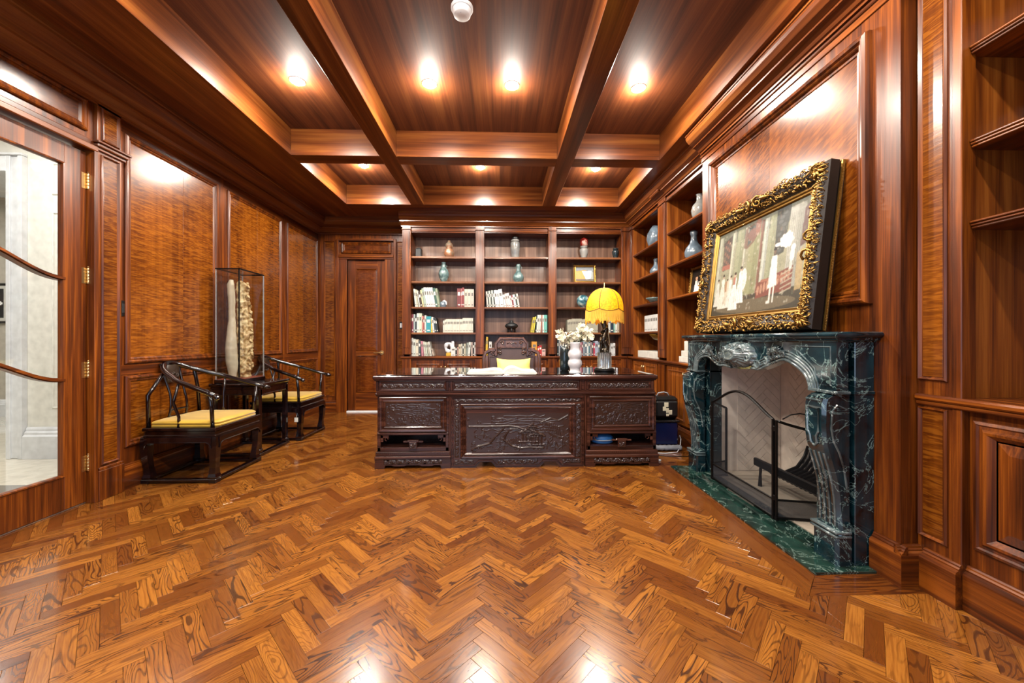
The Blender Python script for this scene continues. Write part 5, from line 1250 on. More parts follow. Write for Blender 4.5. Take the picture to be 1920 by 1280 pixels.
    sp = sp.build('back_splat', M['ebony'], root, True, world=False)
    cv = MB(); cv.box(bx_(.86) - .006, bx_(.86) + .004, -.075, .075, .78, .935, .004); rc = random.Random(2)
    for k in range(26):
        y, z = rc.uniform(-.06, .06), rc.uniform(.79, .92); q = spiral(y, z, rc.uniform(.010, .018), 1, rc.choice((-1, 1)), rc.uniform(0, 6), 7); cv.tube([(bx_(z2) + .008, y2, z2) for y2, z2 in q], .003, 5)
    cv.build('medallion', M['ebcarve'] if 'ebcarve' in M else M['ebony2'], sp, True, world=False)
    return root
M['ebcarve'] = plain('carved_ebony', '#2c2018', .3)
def seat_pad(root, n, label):
    D, hw_ = .58, .29; lo = MB(); t = empty('seat_cushion', root.location, label, 'cushion', None, 0)
    for z0, z1, nm in ((.447, .469, 'lower_pad'), (.4695, .492, 'upper_pad')):
        q = [(.035, -.12), (.05, -.2), (.06, -.262), (D - .06, -.268), (D - .012, -.225), (D - .006, 0), (D - .012, .225), (D - .06, .268), (.06, .262), (.05, .2), (.035, .12)]
        m_ = MB(); k = len(q); vs = [(x, y, z0) for x, y in q] + [(x + (.3 - x) * -.012, y * 1.012, (z0 + z1) / 2) for x, y in q] + [(x * .985 + .004, y * .975, z1) for x, y in q] + [(x * .8 + .06, y * .75, z1 + .005) for x, y in q]
        fs = [(r * k + i, r * k + (i + 1) % k, (r + 1) * k + (i + 1) % k, (r + 1) * k + i) for r in range(3) for i in range(k)] + [tuple(range(3 * k, 4 * k)), tuple(range(k))[::-1]]
        m_.add(vs, fs).build(nm, M['yellow'], t, True, world=False, auto=50)
    return t
ac = make_armchair(); ac.location = (-2.862, 3.42, 0); tag(ac, 'black horseshoe armchair nearest the glazed doors', 'armchair', 'horseshoe armchairs by the left wall')
ac2 = copy_tree(ac); ac2.location = (-2.842, 4.70, 0); tag(ac2, 'black horseshoe armchair nearest the back door', 'armchair')
seat_pad(ac, 0, 'yellow seat cushion on the armchair nearest the glazed doors'); c2 = seat_pad(ac2, 0, 'yellow seat cushion on the armchair nearest the back door')
# stand between them
st = thing('side_stand', (-2.60, 4.10, 0), 'tall black lacquered stand between the armchairs under the glass case', 'stand')
x0, x1, y0, y1 = -2.855, -2.355, 3.815, 4.345
MB().box(x0, x1, y0, y1, .69, .72, .006).box(x0 + .012, x1 - .012, y0 + .012, y1 - .012, .665, .69, .003).build('top', M['ebony'], st)
m_ = MB(); i_ = .03
apron(m_, (x0 + i_, y0 + .03, 0), (x1 - i_, y0 + .03, 0), .61, .665, (0, -1, 0)); apron(m_, (x0 + i_, y1 - .03, 0), (x1 - i_, y1 - .03, 0), .61, .665, (0, 1, 0)); apron(m_, (x1 - .03, y0 + i_, 0), (x1 - .03, y1 - i_, 0), .61, .665, (1, 0, 0)); m_.build('apron', M['ebony2'], st)
for x in (x0 + .035, x1 - .035):
    for y in (y0 + .035, y1 - .035):
        MB().box(x - .023, x + .023, y - .023, y + .023, .07, .665, .008).box(x - .028, x + .028, y - .028, y + .028, .03, .072, .008).build('leg', M['ebony2'], st)
m_ = MB()
for y in (y0, y1 - .05): m_.box(x0, x1, y, y + .05, .0, .032, .004)
for x in (x0, x1 - .05): m_.box(x, x + .05, y0 + .05, y1 - .05, .0, .032, .004)
m_.build('floor_stretcher', M['ebony'], st)
# glass case and carving
gx0, gx1, gy0, gy1, gz0, gz1 = -2.82, -2.585, 3.86, 4.26, .72, 1.862
gc = thing('display_case', ((gx0 + gx1) / 2, (gy0 + gy1) / 2, gz0), 'upright glass display case on the black stand by the panelled wall', 'display case')
MB().box(gx0 - .008, gx1 + .008, gy0 - .008, gy1 + .008, gz0, gz0 + .035, .005).build('base', M['ebony'], gc)
MB().box(gx0 + .01, gx1 - .01, gy0 + .01, gy1 - .01, gz0 + .035, gz0 + .04).build('lining', M['rose'], gc)
for x in (gx0, gx1 - .01):
    for y in (gy0, gy1 - .01): MB().box(x, x + .01, y, y + .01, gz0 + .035, gz1 - .012, .001).build('corner_post', M['iron'] if (x, y) == (gx1 - .01, gy0) else M['chrome'], gc)
m_ = MB()
for y in (gy0, gy1 - .01): m_.box(gx0, gx1, y, y + .01, gz1 - .012, gz1)
for x in (gx0, gx1 - .01): m_.box(x, x + .01, gy0, gy1, gz1 - .012, gz1)
m_.build('top_frame', M['iron'], gc)
for b in ((gx0 + .01, gx1 - .01, gy0 + .003, gy0 + .006, gz0 + .035, gz1 - .012), (gx0 + .01, gx1 - .01, gy1 - .006, gy1 - .003, gz0 + .035, gz1 - .012), (gx1 - .006, gx1 - .003, gy0 + .01, gy1 - .01, gz0 + .035, gz1 - .012), (gx0 + .003, gx0 + .006, gy0 + .01, gy1 - .01, gz0 + .035, gz1 - .012), (gx0 + .01, gx1 - .01, gy0 + .01, gy1 - .01, gz1 - .006, gz1 - .003)):
    MB().box(*b).build('glass_pane', M['caseglass'], gc)
def bone():
    m = NT('carved_horn'); co = m.coords(False); f_ = m.noise(co, 22, 6, .6)
    m.set(Base_Color=m.ramp(f_, [(.3, hx('#6e5230')), (.45, hx('#a8895a')), (.6, hx('#cdb88c'))]), Roughness=.5); m.bump(f_, .6, .006); return m.m
M['bone'] = bone()
tk = thing('carved_sculpture', (-2.70, 4.04, gz0 + .04), 'tall pale carved root sculpture inside the glass case', 'sculpture')
from mathutils import noise as mn
def tusk(mb, path, rad, n, amp, fr):
    N = 90; vs = []; fs = []
    for j in range(N + 1):
        f_ = j / N; cx_, cy_, rz_ = np.interp(f_, path[0], path[1]), np.interp(f_, path[0], path[2]), np.interp(f_, path[0], rad); z = gz0 + .04 + 1.0 * f_
        for i in range(n):
            a = 2 * PI * i / n; d = Vector((math.cos(a), math.sin(a), 0)); p = Vector((cx_, cy_, z)) + d * rz_
            k = (mn.noise(p * fr) + .6 * mn.noise(p * fr * 2.3) + .4 * abs(mn.noise(p * fr * 4.5))) * amp
            front = .15 + .85 * max(0, .55 + .45 * (d.x * .8 - d.y * .4 + 0)); vs.append(p + d * k * front)
    for j in range(N):
        for i in range(n): q = (i + 1) % n; fs.append((j * n + i, j * n + q, (j + 1) * n + q, (j + 1) * n + i))
    fs += [tuple(range(n))[::-1], tuple(range(N * n, (N + 1) * n))]; mb.add(vs, fs)
m_ = MB(); fl = [0, .15, .3, .45, .6, .75, .88, .95, 1]
tusk(m_, (fl, [-2.69] * 9, [4.10, 4.10, 4.10, 4.10, 4.09, 4.08, 4.06, 4.05, 4.04]), [.055, .062, .062, .070, .062, .056, .05, .045, .022], 56, .034, 19)
m_.build('carved_body', M['bone'], tk, True)
m_ = MB(); tusk(m_, (fl, [-2.73] * 9, [3.98, 3.97, 3.955, 3.96, 3.97, 3.965, 3.955, 3.95, 3.96]), [.03, .05, .05, .04, .03, .028, .03, .032, .018], 24, .006, 9)
m_.build('smooth_horn_side', plain('smooth_horn', '#b9ac94', .35), tk, True)
for k, (y, z, r) in enumerate(((4.06, 1.58, .035), (4.09, 1.42, .04), (4.11, 1.24, .045), (4.10, 1.12, .04), (4.12, .98, .04), (4.08, .88, .035), (4.06, 1.68, .03))):
    m_ = MB(); m_.ball((-2.635, y, z + .055), .014, 10, 1.2); m_.tube([(-2.637, y, z + .045), (-2.632, y, z + .02), (-2.635, y + .005, z - .03)], [.010, .021, .018], 8)
    m_.tube([(-2.63, y - .015, z + .03), (-2.61, y - .02, z + .01), (-2.612, y + .008, z)], [.008, .007, .005], 6); m_.build('carved_figure', M['bone'], tk, True)
t = thing('price_tag', (-2.30, 4.40, .25), 'small white paper tag hanging on the far armchair side', 'tag')
MB().box(-2.33, -2.29, 4.392, 4.394, .22, .27).build('card', M['paper'], t); MB().tube([(-2.31, 4.393, .27), (-2.30, 4.40, .33), (-2.30, 4.41, .36)], .001, 4).build('string', M['white'], t)

# ------------------------------------------------------------ SHELF CONTENTS
BOOKMATS = {}
def bmat(c):
    if c not in BOOKMATS: BOOKMATS[c] = plain('cover_' + c, tuple(v * .62 for v in hx(c)[:3]) + (1,), .5)
    return BOOKMATS[c]
def cname(c):
    r, g_, b = (int(c[i:i + 2], 16) for i in (0, 2, 4)); mx, mn_ = max(r, g_, b), min(r, g_, b)
    if mx - mn_ < 22: return 'white' if mx > 205 else 'pale grey' if mx > 165 else 'grey' if mx > 90 else 'black'
    if r == mx and g_ > .8 * r and b < .6 * r: return 'yellow'
    if r == mx and g_ > .75 * r: return 'cream' if mx > 190 else 'tan'
    if r == mx and g_ > .45 * r and b < .5 * r: return 'orange' if mx > 180 else 'brown'
    if r == mx: return 'pink' if mn_ > 120 else 'red' if mx > 110 else 'maroon'
    if g_ == mx: return 'turquoise' if b > .8 * g_ and mx > 120 else 'green' if mx < 170 else 'pale green'
    return 'navy' if mx < 90 else 'blue'
ORD = ['first', 'second', 'third', 'fourth', 'fifth', 'sixth', 'seventh', 'eighth', 'ninth', 'tenth', 'eleventh', 'twelfth', 'thirteenth', 'fourteenth', 'fifteenth', 'sixteenth', 'seventeenth', 'eighteenth', 'nineteenth', 'twentieth']
PXM = 5.88 / 715
def px2x(px, y=5.87): a = math.atan(22 / 715.); u = (px - 960) / 715; return y * (math.sin(a) + u * math.cos(a)) / (math.cos(a) - u * math.sin(a))
def book(w_, h_, d_, col, T_, name='book'):
    m_ = MB(); m_.box(0, .0022, 0, d_, 0, h_, .0005, T_).box(w_ - .0022, w_, 0, d_, 0, h_, .0005, T_).box(.001, w_ - .001, 0, .003, 0, h_, .0012, T_)
    m_.cur = 1; m_.box(.0022, w_ - .0022, .003, d_ - .004, .003, h_ - .004, 0, T_)
    if w_ > .014:
        m_.cur = 2; m_.box(w_ * .2, w_ * .8, -.0006, .001, h_ * .62, h_ * .8, 0, T_).box(w_ * .25, w_ * .75, -.0006, .001, h_ * .1, h_ * .16, 0, T_)
    return m_
LBL = {True: plain('spine_print_dark', '#5a5550', .5), False: plain('spine_print_light', '#d8d2c4', .5)}
def row(px0, z, specs, desc, group=None, lean=0, uniform=None, wall='back', y0=None):
    """specs: (colour, width px, height px[, lean deg])"""
    x = px2x(px0) if wall == 'back' else px0; sc = PXM if wall == 'back' else 1
    if wall == 'back':
        ln0 = specs[0][3] if len(specs[0]) > 3 else lean
        for e in (-1.334, -.226, .877):
            if x - .6 < e < x + .05 and ln0 > 0: x = max(x, e + .002 + specs[0][2] * PXM * math.sin(R(ln0)))
    for k, sp in enumerate(specs):
        c, wpx, hpx = sp[:3]; ln = sp[3] if len(sp) > 3 else lean; w_, h_ = wpx * sc - .0008, hpx * sc; d_ = .16
        lite = sum(int(c[i:i + 2], 16) for i in (0, 2, 4)) > 380
        m_ = book(w_, h_, d_, c, lambda a, b, cc: (a, b, cc))
        lab = uniform % ORD[k] if uniform else '%s book, %s from left, %s' % (cname(c), ORD[k], desc)
        o = m_.build('book', [bmat(c), M['pages'], LBL[lite]], None, world=False, label=lab, cat='book', group=group or 'books in the ' + desc)
        if wall == 'back':
            o.location = (x, YF + .045 + random.uniform(0, .012), z + .0015); o.rotation_euler = (0, R(-ln) if ln >= 0 else R(-ln), 0)
            if ln < 0: o.location.z += w_ * math.sin(R(-ln))
            nx = (specs[k + 1][3] if len(specs[k + 1]) > 3 else lean) if k + 1 < len(specs) else ln
            x += w_ / math.cos(R(abs(ln))) + h_ * max(0, math.tan(R(nx)) - math.tan(R(ln))) + .0012
        else:
            o.location = (XR + .05, x, z + .0015); o.rotation_euler = (0, 0, R(-90)); x -= w_ + .0012
W_ = 'e8e6de'
row(772, 1.65, [('d9dcd6', 3, 34, 6), ('c7c6b0', 3, 33, 6), ('e6e4da', 2, 31, 8), ('3a2c22', 4, 29, 9), ('dcd2a0', 3, 32, 9), ('9fb0a2', 4, 35, 10), ('e4e6e2', 4, 37, 10), ('d5dbd8', 4, 37, 10), ('e3d9d6', 4, 37, 10), ('e9e9e4', 4, 37, 10), ('2f5d50', 4, 36, 9), ('8d9a80', 4, 35, 9)], 'leaning row on the third shelf of the left bay')
row(857, 1.65, [('6e0f16', 7, 35), ('b06060', 2, 35), ('7a1218', 4, 37)], 'red group on the third shelf of the left bay')
row(870.5, 1.65, [('cdbfae', 6, 34), ('d6cabb', 6, 34), ('c9bdb0', 5.8, 34)], 'plaid set', 'beige plaid volumes', 0, 'beige plaid-spined volume, %s from left of three beside the red books')
row(772, 1.262, [('7e3044', 3, 34), ('b6c2c0', 2.5, 34), ('2c3a40', 3.5, 33), ('e2e6de', 4, 36), ('cfd9c4', 5, 36), ('c98c80', 3, 31), ('8e3030', 2, 30), ('e4ddd6', 3, 32), ('2b9aa8', 9, 30)], 'upright row on the fourth shelf of the left bay')
row(808, 1.262, [('e0c64a', 3, 26, 5), ('e6e6e2', 3, 29, 6), ('2f4350', 3, 28, 7), ('171a1c', 3, 27, 8)], 'short leaning group beside the turquoise book')
row(830.5, 1.262, [('e3dfcf', 2.75, h) for h in (22, 24, 25, 25, 25, 25, 25, 25, 25, 25, 25, 25, 25, 27, 27, 27, 27, 27, 27, 27)], '', 'uniform ivory volumes in the left bay', 0, 'slim ivory volume, %s from left in the long ivory set, left bay')
row(771, .9, [('e3e3dc', 3, 34), ('d3dcd2', 5, 32), ('e2d8c2', 5, 31), ('4b555a', 4, 29), ('c98494', 4, 28, 3), ('d8d6c6', 3, 27, 5), ('cfd8c8', 3, 26, 6), ('bdb8a6', 3, 26, 8), ('e0e0d6', 3, 27, 9), ('c8b8a8', 2.5, 14, 12)], 'row at left of the counter, left bay')
row(845.5, .9, [('e6e6e2', 8, 17, 0), ('16130f', 3, 18), ('b0887a', 3, 17), ('cdbfa0', 4, 22), ('c9c4b4', 3, 23), ('55584f', 3, 23), ('cfc9b0', 3, 23), ('8d958c', 4, 25, -4), ('dfe3dc', 4, 26, -4), ('c7b0a6', 3, 26), ('302c2c', 3, 25), ('e4e0dc', 4, 26)], 'row at right of the counter, left bay')
row(909, 1.65, [('cfcac0', 3, 30, 4), ('2f3a34', 2, 31, 4), ('c6cac2', 3, 31, 4), ('36423a', 2, 31, 4), ('c9cdc6', 3, 32, 5), ('2e3834', 2, 32, 5), ('e6e8e4', 5, 32, 6), ('d8dcd6', 3, 32, 6), ('eceeea', 7, 34, 7), ('d9dcd8', 4, 24, 8), ('e6c9c6', 4, 26, 9), ('ead8d4', 4, 27, 9), ('dccfcb', 3, 22, 9), ('7a1a24', 3, 23, 9), ('e8e8e4', 4, 24, 9), ('2c3a2c', 3, 25, 9), ('e2d8cc', 3, 26, 9)], 'leaning row on the third shelf of the middle bay')
row(995, 1.262, [('c9b428', 4, 29, -9), ('e0d84a', 2, 30, -8), ('1c2a2a', 2, 32, -4), ('e2e6d8', 4, 33, -4), ('e8e4da', 3, 33, -3), ('b8705a', 2, 33, -2), ('e6e8e0', 3, 33), ('6fc0b2', 6, 33)], 'group at right of the fourth shelf, middle bay')
row(910, .9, [('e2b62c', 4, 36, -2)], 'left end of the counter shelf, middle bay'); row(917, .9, [('e4e4e0', 5, 27)], 'spot beside the yellow one, middle bay')
row(985, .9, [('e4e4e0', 4, 30, 6), ('14161a', 3, 26)], 'pair right of the chair crest'); row(997, .9, [('e09a2e', 10, 27)], 'spot right of the chair crest')
row(1008, .9, [('d8402c', 3, 18), ('b81c24', 5, 20), ('dcb0a8', 7, 13)], 'red group at right of the middle bay counter')
row(1064, 1.262, [('b4b09c', 3, h) for h in (24, 25, 25, 26, 26, 26, 26, 26, 26, 25, 25, 26, 26, 27, 27, 27, 27, 27, 27)], '', 'uniform olive-grey volumes in the right bay', 0, 'olive-grey volume, %s from left in the uniform set behind the lamp')
row(1141, 1.262, [('d2d6d0', 4, 29), ('122c40', 6, 31), ('8ac0b0', 3, 30), ('e0e4da', 4, 30), ('b8a890', 4, 29)], 'group at right of the fourth shelf, right bay')
row(1045, .9, [('2a3038', 3, 30), ('b4bcc0', 2, 30), ('2c4a6a', 2, 31), ('c9cdd0', 3, 31), ('59606a', 3, 30), ('1b1e22', 6, 26), ('c6b8a0', 3, 28)], 'row left of the white vase, right bay counter')
row(1088, .9, [('c8949c', 3, 26), ('7c2a3c', 2, 26), ('8f9ba6', 4, 28), ('6f7c88', 4, 28), ('e0e6e6', 3, 30), ('3f7a8a', 2, 30), ('9b8f92', 4, 26), ('5a5058', 3, 25), ('c22a48', 3, 24), ('aab0c4', 6, 28), ('70808c', 3, 26)], 'row right of the white vase, right bay counter')
row(1146, .9, [('d6d8d8', 4, 22), ('e4e4e2', 4, 24)], 'pair right of the lamp stem on the counter')
row(5.36, 1.262, [('e8e8e4', .055, .225) for _ in range(9)], '', 'white volumes in the right-hand bookcase', 0, 'white volume, %s from the far end of the set in right-hand bookcase', 'right')
# boxes and small things
def boxthing(name, b, lab, cat, mat, group=None):
    o = MB().box(*b, .003).build(name, mat, None, world=True, label=lab, cat=cat, group=group); return o
boxthing('storage_box', (XR + .03, XR + .28, 4.86, 5.57, .902, .995), 'long white box on the counter of the right-hand bookcase', 'box', M['paper'])
boxthing('storage_box', (XR + .02, XR + .15, 3.90, 4.255, .902, .965), 'lowest white box of the stack beside the mantel end', 'box', M['paper'])
boxthing('storage_box', (XR + .025, XR + .15, 3.90, 4.21, .966, 1.03), 'middle white box of the stack beside the mantel end', 'box', M['paper'])
boxthing('storage_box', (XR + .03, XR + .14, 3.95, 4.15, 1.031, 1.135), 'small topmost white box of the stack beside the mantel end', 'box', M['paper'])
t = thing('pedestal_dish', (XR + .15, 5.02, .996), 'dull gold shallow dish on a dark foot over the long white box', 'dish')
MB().lathe([(.05, 0), (.055, .008), (.02, .02), (.014, .08), (.02, .13), (.03, .145)], 20, (XR + .15, 5.02, .996)).build('foot', M['jet'], t, True)
MB().lathe([(.03, 0), (.10, .02), (.15, .075), (.155, .085), (.14, .08), (.09, .03), (.01, .015)], 28, (XR + .15, 5.02, 1.138)).build('dish', plain('dull_gold', '#7a5c1c', .4, .5), t, True)
def vase(name, x, y, z, prof, mat, lab, handles=None, extra=None, cat='vase'):
    t = thing(name, (x, y, z), lab, cat); MB().lathe(prof, 32, (x, y, z + .0005)).build('body', mat, t, True)
    if handles:
        for s_ in (-1, 1):
            hz, hr, ho = handles; MB().tube([(x + s_ * (ho + hr * math.sin(a)), y, z + hz + hr * math.cos(a)) for a in [i * PI / 8 for i in range(9)]], .004, 6).build('handle', mat, t, True)
    if extra: extra(t, x, y, z)
    return t
def sc(prof, r, h): mr = max(p[0] for p in prof); mh = max(p[1] for p in prof); return [(p[0] / mr * r, p[1] / mh * h) for p in prof]
GOURD = [(.5, 0), (.62, .02), (.95, .18), (1, .3), (.85, .45), (.5, .52), (.55, .56), (.72, .68), (.68, .8), (.4, .88), (.25, .92), (.25, 1.0), (.2, 1.0)]
AMPH = [(.45, 0), (.5, .03), (.5, .05), (.9, .25), (1, .42), (.85, .6), (.5, .72), (.4, .78), (.38, .95), (.46, 1), (.35, 1), (.3, .95)]
PEAR = [(.6, 0), (.62, .03), (.95, .15), (1, .28), (.85, .42), (.5, .56), (.35, .68), (.32, .82), (.42, .94), (.36, 1), (.3, .98)]
CYL = [(.8, 0), (.85, .02), (1, .5), (1, .82), (.95, .85), (.6, .86), (.7, .88), (.9, .92), (.9, .98), (.7, 1.0)]
GING = [(.5, 0), (.55, .02), (.7, .2), (.92, .45), (1, .62), (.95, .75), (.6, .82), (.62, .84), (.8, .9), (.8, .97), (.4, 1)]
yv = YF + .12
vase('gourd_vase', px2x(842, yv), yv, 2.42, sc(GOURD, .083, .27), M['iris'], 'double-gourd vase with coppery glaze on top shelf, left bay')
MBx = px2x(785, yv)
t = thing('dark_jar', (MBx, yv, 2.42), 'small dark lidded caddy at left end of the top shelf, left bay', 'jar'); MB().box(MBx - .045, MBx + .045, yv - .03, yv + .05, 2.4205, 2.56, .008).build('body', M['jet'], t); MB().box(MBx - .03, MBx + .03, yv - .02, yv + .04, 2.56, 2.575, .004).build('lid', M['jet'], t)
vase('handled_vase', px2x(832, yv), yv, 2.04, sc(AMPH, .082, .31), M['celadon'], 'slender celadon vase with ear handles, second shelf of left bay', (.25, .018, .03))
vase('cylinder_jar', px2x(966, yv), yv, 2.42, sc(CYL, .073, .29), M['greygl'], 'tall grey cylindrical jar with dark lid, top shelf of middle bay', None, lambda t, x, y, z: MB().lathe([(.045, .288), (.05, .295), (.05, .33), (.03, .34)], 24, (x, y, z)).build('lid', M['jet'], t, True))
vase('handled_vase', px2x(972, yv), yv, 2.04, sc(PEAR, .088, .29), M['celadon'], 'pear-shaped celadon vase with ear handles, middle bay', (.235, .018, .035))
vase('ginger_jar', px2x(1095, yv), yv, 2.42, sc(GING, .07, .2), M['greygl'], 'jar with grey body and dripping red neck, right bay top shelf', None, lambda t, x, y, z: MB().lathe([(.05, .195), (.062, .21), (.068, .26), (.06, .3), (.035, .325), (.01, .33)], 24, (x, y, z)).build('red_neck', M['redgl'], t, True))
vase('dark_jar', px2x(1154, yv), yv, 2.42, sc(GING, .055, .17), M['darkgl'], 'small dark teal jar at right end of the top shelf')
x = px2x(1093, yv); t = thing('globe_vase', (x, yv, 1.65), 'blue and cream swirled ball vase on third shelf behind lamp', 'vase'); MB().ball((x, yv, 1.65 + .108), .1, 28).lathe([(.035, 0), (.04, .012)], 20, (x, yv, 1.65)).build('body', M['globe'], t, True)
x = px2x(959, yv); t = thing('tripod_vessel', (x, yv, 1.262), 'matt black tripod vessel with short neck on fourth shelf', 'vase')
MB().lathe([(.001, .05), (.05, .055), (.09, .08), (.105, .105), (.09, .13), (.05, .152), (.028, .162), (.026, .185), (.03, .19), (.022, .188)], 28, (x, yv, 1.262)).build('body', M['jet'], t, True)
for a in (.5, 2.6, 4.7): MB().tube([(x + .055 * math.cos(a), yv + .055 * math.sin(a), 1.335), (x + .065 * math.cos(a), yv + .065 * math.sin(a), 1.263)], [.018, .011], 8).build('foot', M['jet'], t, True)
# figurines
x = px2x(831, yv); t = thing('figurine', (x, yv, 1.65), 'small pale curled bird figurine beside the leaning books, left bay', 'figurine')
MB().lathe([(.04, 0), (.055, .012), (.055, .05), (.04, .085), (.015, .1)], 20, (x - .008, yv, 1.6505), 1, .7).build('body', M['bluegrey'], t, True)
MB().tube([(x - .005, yv, 1.735), (x + .02, yv, 1.755), (x + .045, yv, 1.735), (x + .05, yv, 1.70), (x + .03, yv, 1.69)], [.022, .017, .013, .010, .005], 8).build('neck', M['porc'], t, True)
x = px2x(843, yv); t = thing('figurine', (x, yv, .9), 'white ring-shaped sculpture on a yellow block, left bay counter', 'figurine')
MB().box(x - .05, x + .05, yv - .05, yv + .05, .9005, .95, .005).build('block', M['yellow'], t)
MB().tube([(x + .05 * math.cos(a) - .01, yv, 1.035 + .06 * math.sin(a)) for a in [i * PI / 10 for i in range(20)]], [.028 + .008 * math.sin(i) for i in range(20)], 10, True).box(x + .03, x + .075, yv - .03, yv + .03, .955, 1.13, .01).build('ring', M['porc'], t, True)
# small gilt picture on the back shelf
def small_frame(T_, a0, a1, b0, b1, img, lab, wd=.035):
    t = thing('framed_picture', T_((a0 + a1) / 2, b0, 0), lab, 'picture')
    MB().box(a0 + .01, a1 - .01, b0, b1, -.012, -.002, 0, T_).build('backing', M['bronze'], t)
    MB().frame(a0, a1, b0, b1, [(0, -.012), (0, .012), (.008, .018), (wd * .6, .014), (wd * .7, .006), (wd, .008), (wd, -.002)], T_).build('frame', M['gold'], t)
    m_ = MB(); r_ = random.Random(4)
    for k in range(60):
        s_ = r_.randrange(4); f_ = r_.random(); tt = wd * .35; p = ((a0 + f_ * (a1 - a0), b0 + tt), (a0 + f_ * (a1 - a0), b1 - tt), (a0 + tt, b0 + f_ * (b1 - b0)), (a1 - tt, b0 + f_ * (b1 - b0)))[s_]; m_.ball(T_(p[0], p[1], .017), .007, 5)
    m_.build('carving', M['gold'], t, True)
    canvas('print', img.a[::-1], lambda a, b, c: T_(a, b, .001), a0 + wd, a1 - wd, b0 + wd, b1 - wd, t)
im = Img(40, 28, '#8a8d88'); im.rect(0, .0, 1, .35, '#6f7478'); im.poly([(0, .3), (.5, .2), (.8, .35), (.5, .9), (.1, .95), (0, .8)], '#c48a3e', .8); im.poly([(.35, .3), (.9, .25), (.85, .8), (.6, .95)], '#c9cdd0', .9); im.rect(0, .85, 1, 1, '#55504a', .8); im.grain(.2)
lt = R(6); o0 = Vector((px2x(1096, YF + .14), YF + .12, 2.041)); Tf = basis(o0, (1, 0, 0), (0, math.sin(lt), math.cos(lt)), (0, -math.cos(lt), math.sin(lt)))
small_frame(Tf, -.175, .175, 0, .29, im, 'small gilt-framed landscape on the second shelf of the right bay')
im = Img(24, 30, '#1c1815'); im.poly([(.3, 1), (.38, .5), (.62, .45), (.75, 1)], '#d8d6d2'); im.ell(.5, .35, .12, .16, '#b89274'); im.ell(.5, .25, .14, .1, '#241810'); im.poly([(.55, 1), (.8, .5), (.9, 1)], '#ece8e2')
Tf = basis((XR + .16, 4.17, 1.649), (0, -1, 0), (.12, 0, .99), (-.99, 0, .12)); small_frame(Tf, -.13, .13, 0, .32, im, 'gilt-framed portrait on the third shelf beside the chimney')
# right bookcase ceramics
vase('bottle_vase', XR + .16, 4.19, 2.035, sc(PEAR, .10, .33), M['bluegrey'], 'blue-grey bottle vase on the shelf nearest the painting')
vase('tall_vase', XR + .17, 4.08, 2.43, sc(AMPH, .09, .30), M['greygl'], 'grey ovoid vase on the top shelf beside the chimney')
vase('moon_jar', XR + .17, 5.24, 2.42, [(r * 1, z) for r, z in sc([(.5, 0), (.8, .12), (1, .4), (.95, .65), (.6, .9), (.45, 1), (.3, .98)], .13, .31)], M['bluegrey'], 'round blue-grey jar on the top shelf of the far right bay')
vase('bottle_vase', XR + .17, 5.25, 2.04, sc(PEAR, .085, .24), M['bluegrey'], 'small blue-grey vase on the second shelf, far right bay')
vase('bowl', XR + .17, 5.27, 1.65, [(.04, 0), (.045, .01), (.08, .03), (.125, .075), (.13, .085), (.12, .08), (.07, .03), (.01, .02)], M['celadon'], 'shallow pale bowl on the third shelf, far right bay', cat='bowl')
t = thing('figurine', (XR + .22, 4.06, .9), 'dark curling sculpture standing behind the mantel end', 'sculpture')
m_ = MB(); m_.lathe([(.05, 0), (.055, .02), (.03, .04)], 16, (XR + .22, 4.06, .901)); m_.tube([(XR + .22 + .02 * math.sin(z * 14), 4.06 + .03 * math.cos(z * 11), .94 + z) for z in [i * .04 for i in range(13)]], [.028 + .008 * math.sin(i * 1.7) for i in range(13)], 10); m_.tube([(XR + .22, 4.09, 1.40), (XR + .22, 4.14, 1.44), (XR + .22, 4.13, 1.48), (XR + .22, 4.09, 1.47)], .014, 8); m_.build('body', M['iron'], t, True)

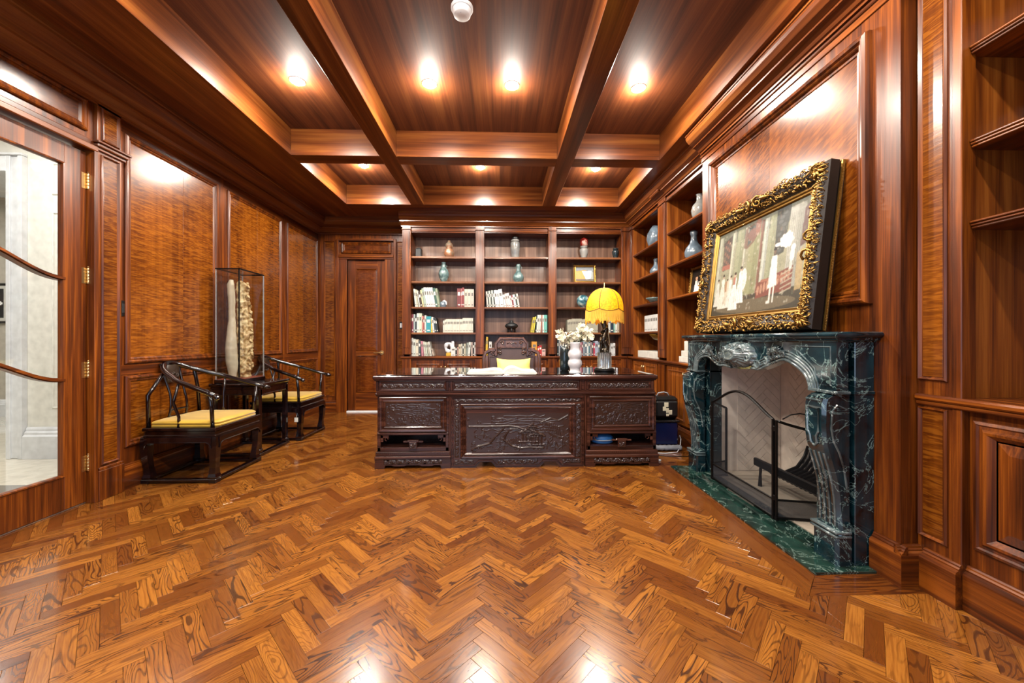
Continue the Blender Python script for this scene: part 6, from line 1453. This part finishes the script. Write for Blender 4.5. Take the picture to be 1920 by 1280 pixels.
# ------------------------------------------------------------ BEHIND THE DESK, on the floor
bx0, bx1, by0, by1 = 1.63, 1.90, 3.98, 4.22
t = thing('travel_bag', ((bx0 + bx1) / 2, 4.1, 0), 'black bag with cream emblem standing on the floor right of the desk', 'bag')
m_ = MB().box(bx0 + .0, bx1, by0 + .02, by1, .30, .545, .03); m_.build('bag_body', M['black'], t)
MB().box(bx0 + .02, bx1 - .02, by0 - .005, by0 + .03, .34, .50, .012).build('front_pocket', M['jet'], t)
m_ = MB()
for x0_, x1_, z0_, z1_ in ((.10, .145, .44, .49), (.085, .12, .40, .445), (.12, .15, .38, .43), (.15, .185, .36, .41), (.12, .15, .345, .372)): m_.box(bx0 + x0_, bx0 + x1_, by0 - .009, by0 - .004, z0_, z1_, .002)
m_.build('emblem', M['petal'], t)
MB().tube([(bx0 + .06, by0 + .1, .54), (bx0 + .08, by0 + .1, .575), (bx0 + .14, by0 + .1, .585), (bx0 + .18, by0 + .1, .575), (bx0 + .20, by0 + .1, .54)], .007, 8).build('handle', M['grey'], t, True)
t = thing('navy_bin', ((bx0 + bx1) / 2, 4.1, 0), 'glossy navy tub under the black bag right of the desk', 'tub')
MB().box(bx0 + .0, bx1 - .01, by0 + .0, by1 + .02, .03, .285, .02).build('tub', M['navy'], t); MB().box(bx0 - .008, bx1 + .0, by0 - .008, by1 + .028, .275, .298, .006).build('rim', M['black'], t)
MB().box(bx0 + .02, bx1 - .03, by0 + .02, by1, 0, .03, .004).build('foot', M['black'], t)
t = thing('grey_cloth_roll', (1.72, 3.90, 0), 'folded grey cloth pad lying before the navy tub', 'cloth')
m_ = MB(); m_.tube([(1.60 + .28 * i / 12, 3.915 + .004 * math.sin(i * 2), .03) for i in range(13)], [.022 + .006 * abs(math.sin(i * 1.6)) for i in range(13)], 10, flat=1.6); m_.build('pad', M['grey'], t, True)
t = thing('power_cord', (1.85, 3.85, 0), 'white cable curving over the floor from tub to cabinet', 'cable')
MB().tube([(1.52, 3.83, .005), (1.66, 3.80, .005), (1.80, 3.83, .006), (1.88, 3.93, .03), (1.93, 4.02, .09), (1.935, 4.06, .12), (1.95, 4.10, .10)], .005, 6).build('cable', M['white'], t, True)
t = thing('power_cord', (1.93, 3.9, 0), 'thin dark cable looping along the cabinet base', 'cable')
MB().tube([(1.93, 4.10, .10), (1.95, 4.0, .11), (1.958, 3.86, .07), (1.93, 3.76, .012), (1.84, 3.70, .004), (1.70, 3.70, .004), (1.56, 3.74, .004)], .003, 6).build('cable', M['black'], t, True)
t = thing('cable_puck', (1.50, 3.58, 0), 'small white cable clip lying on the floor by the desk', 'clip')
MB().lathe([(.022, 0), (.026, .004), (.024, .012), (.01, .016)], 16, (1.50, 3.585, .0), 1.2, .8).build('body', M['white'], t, True)
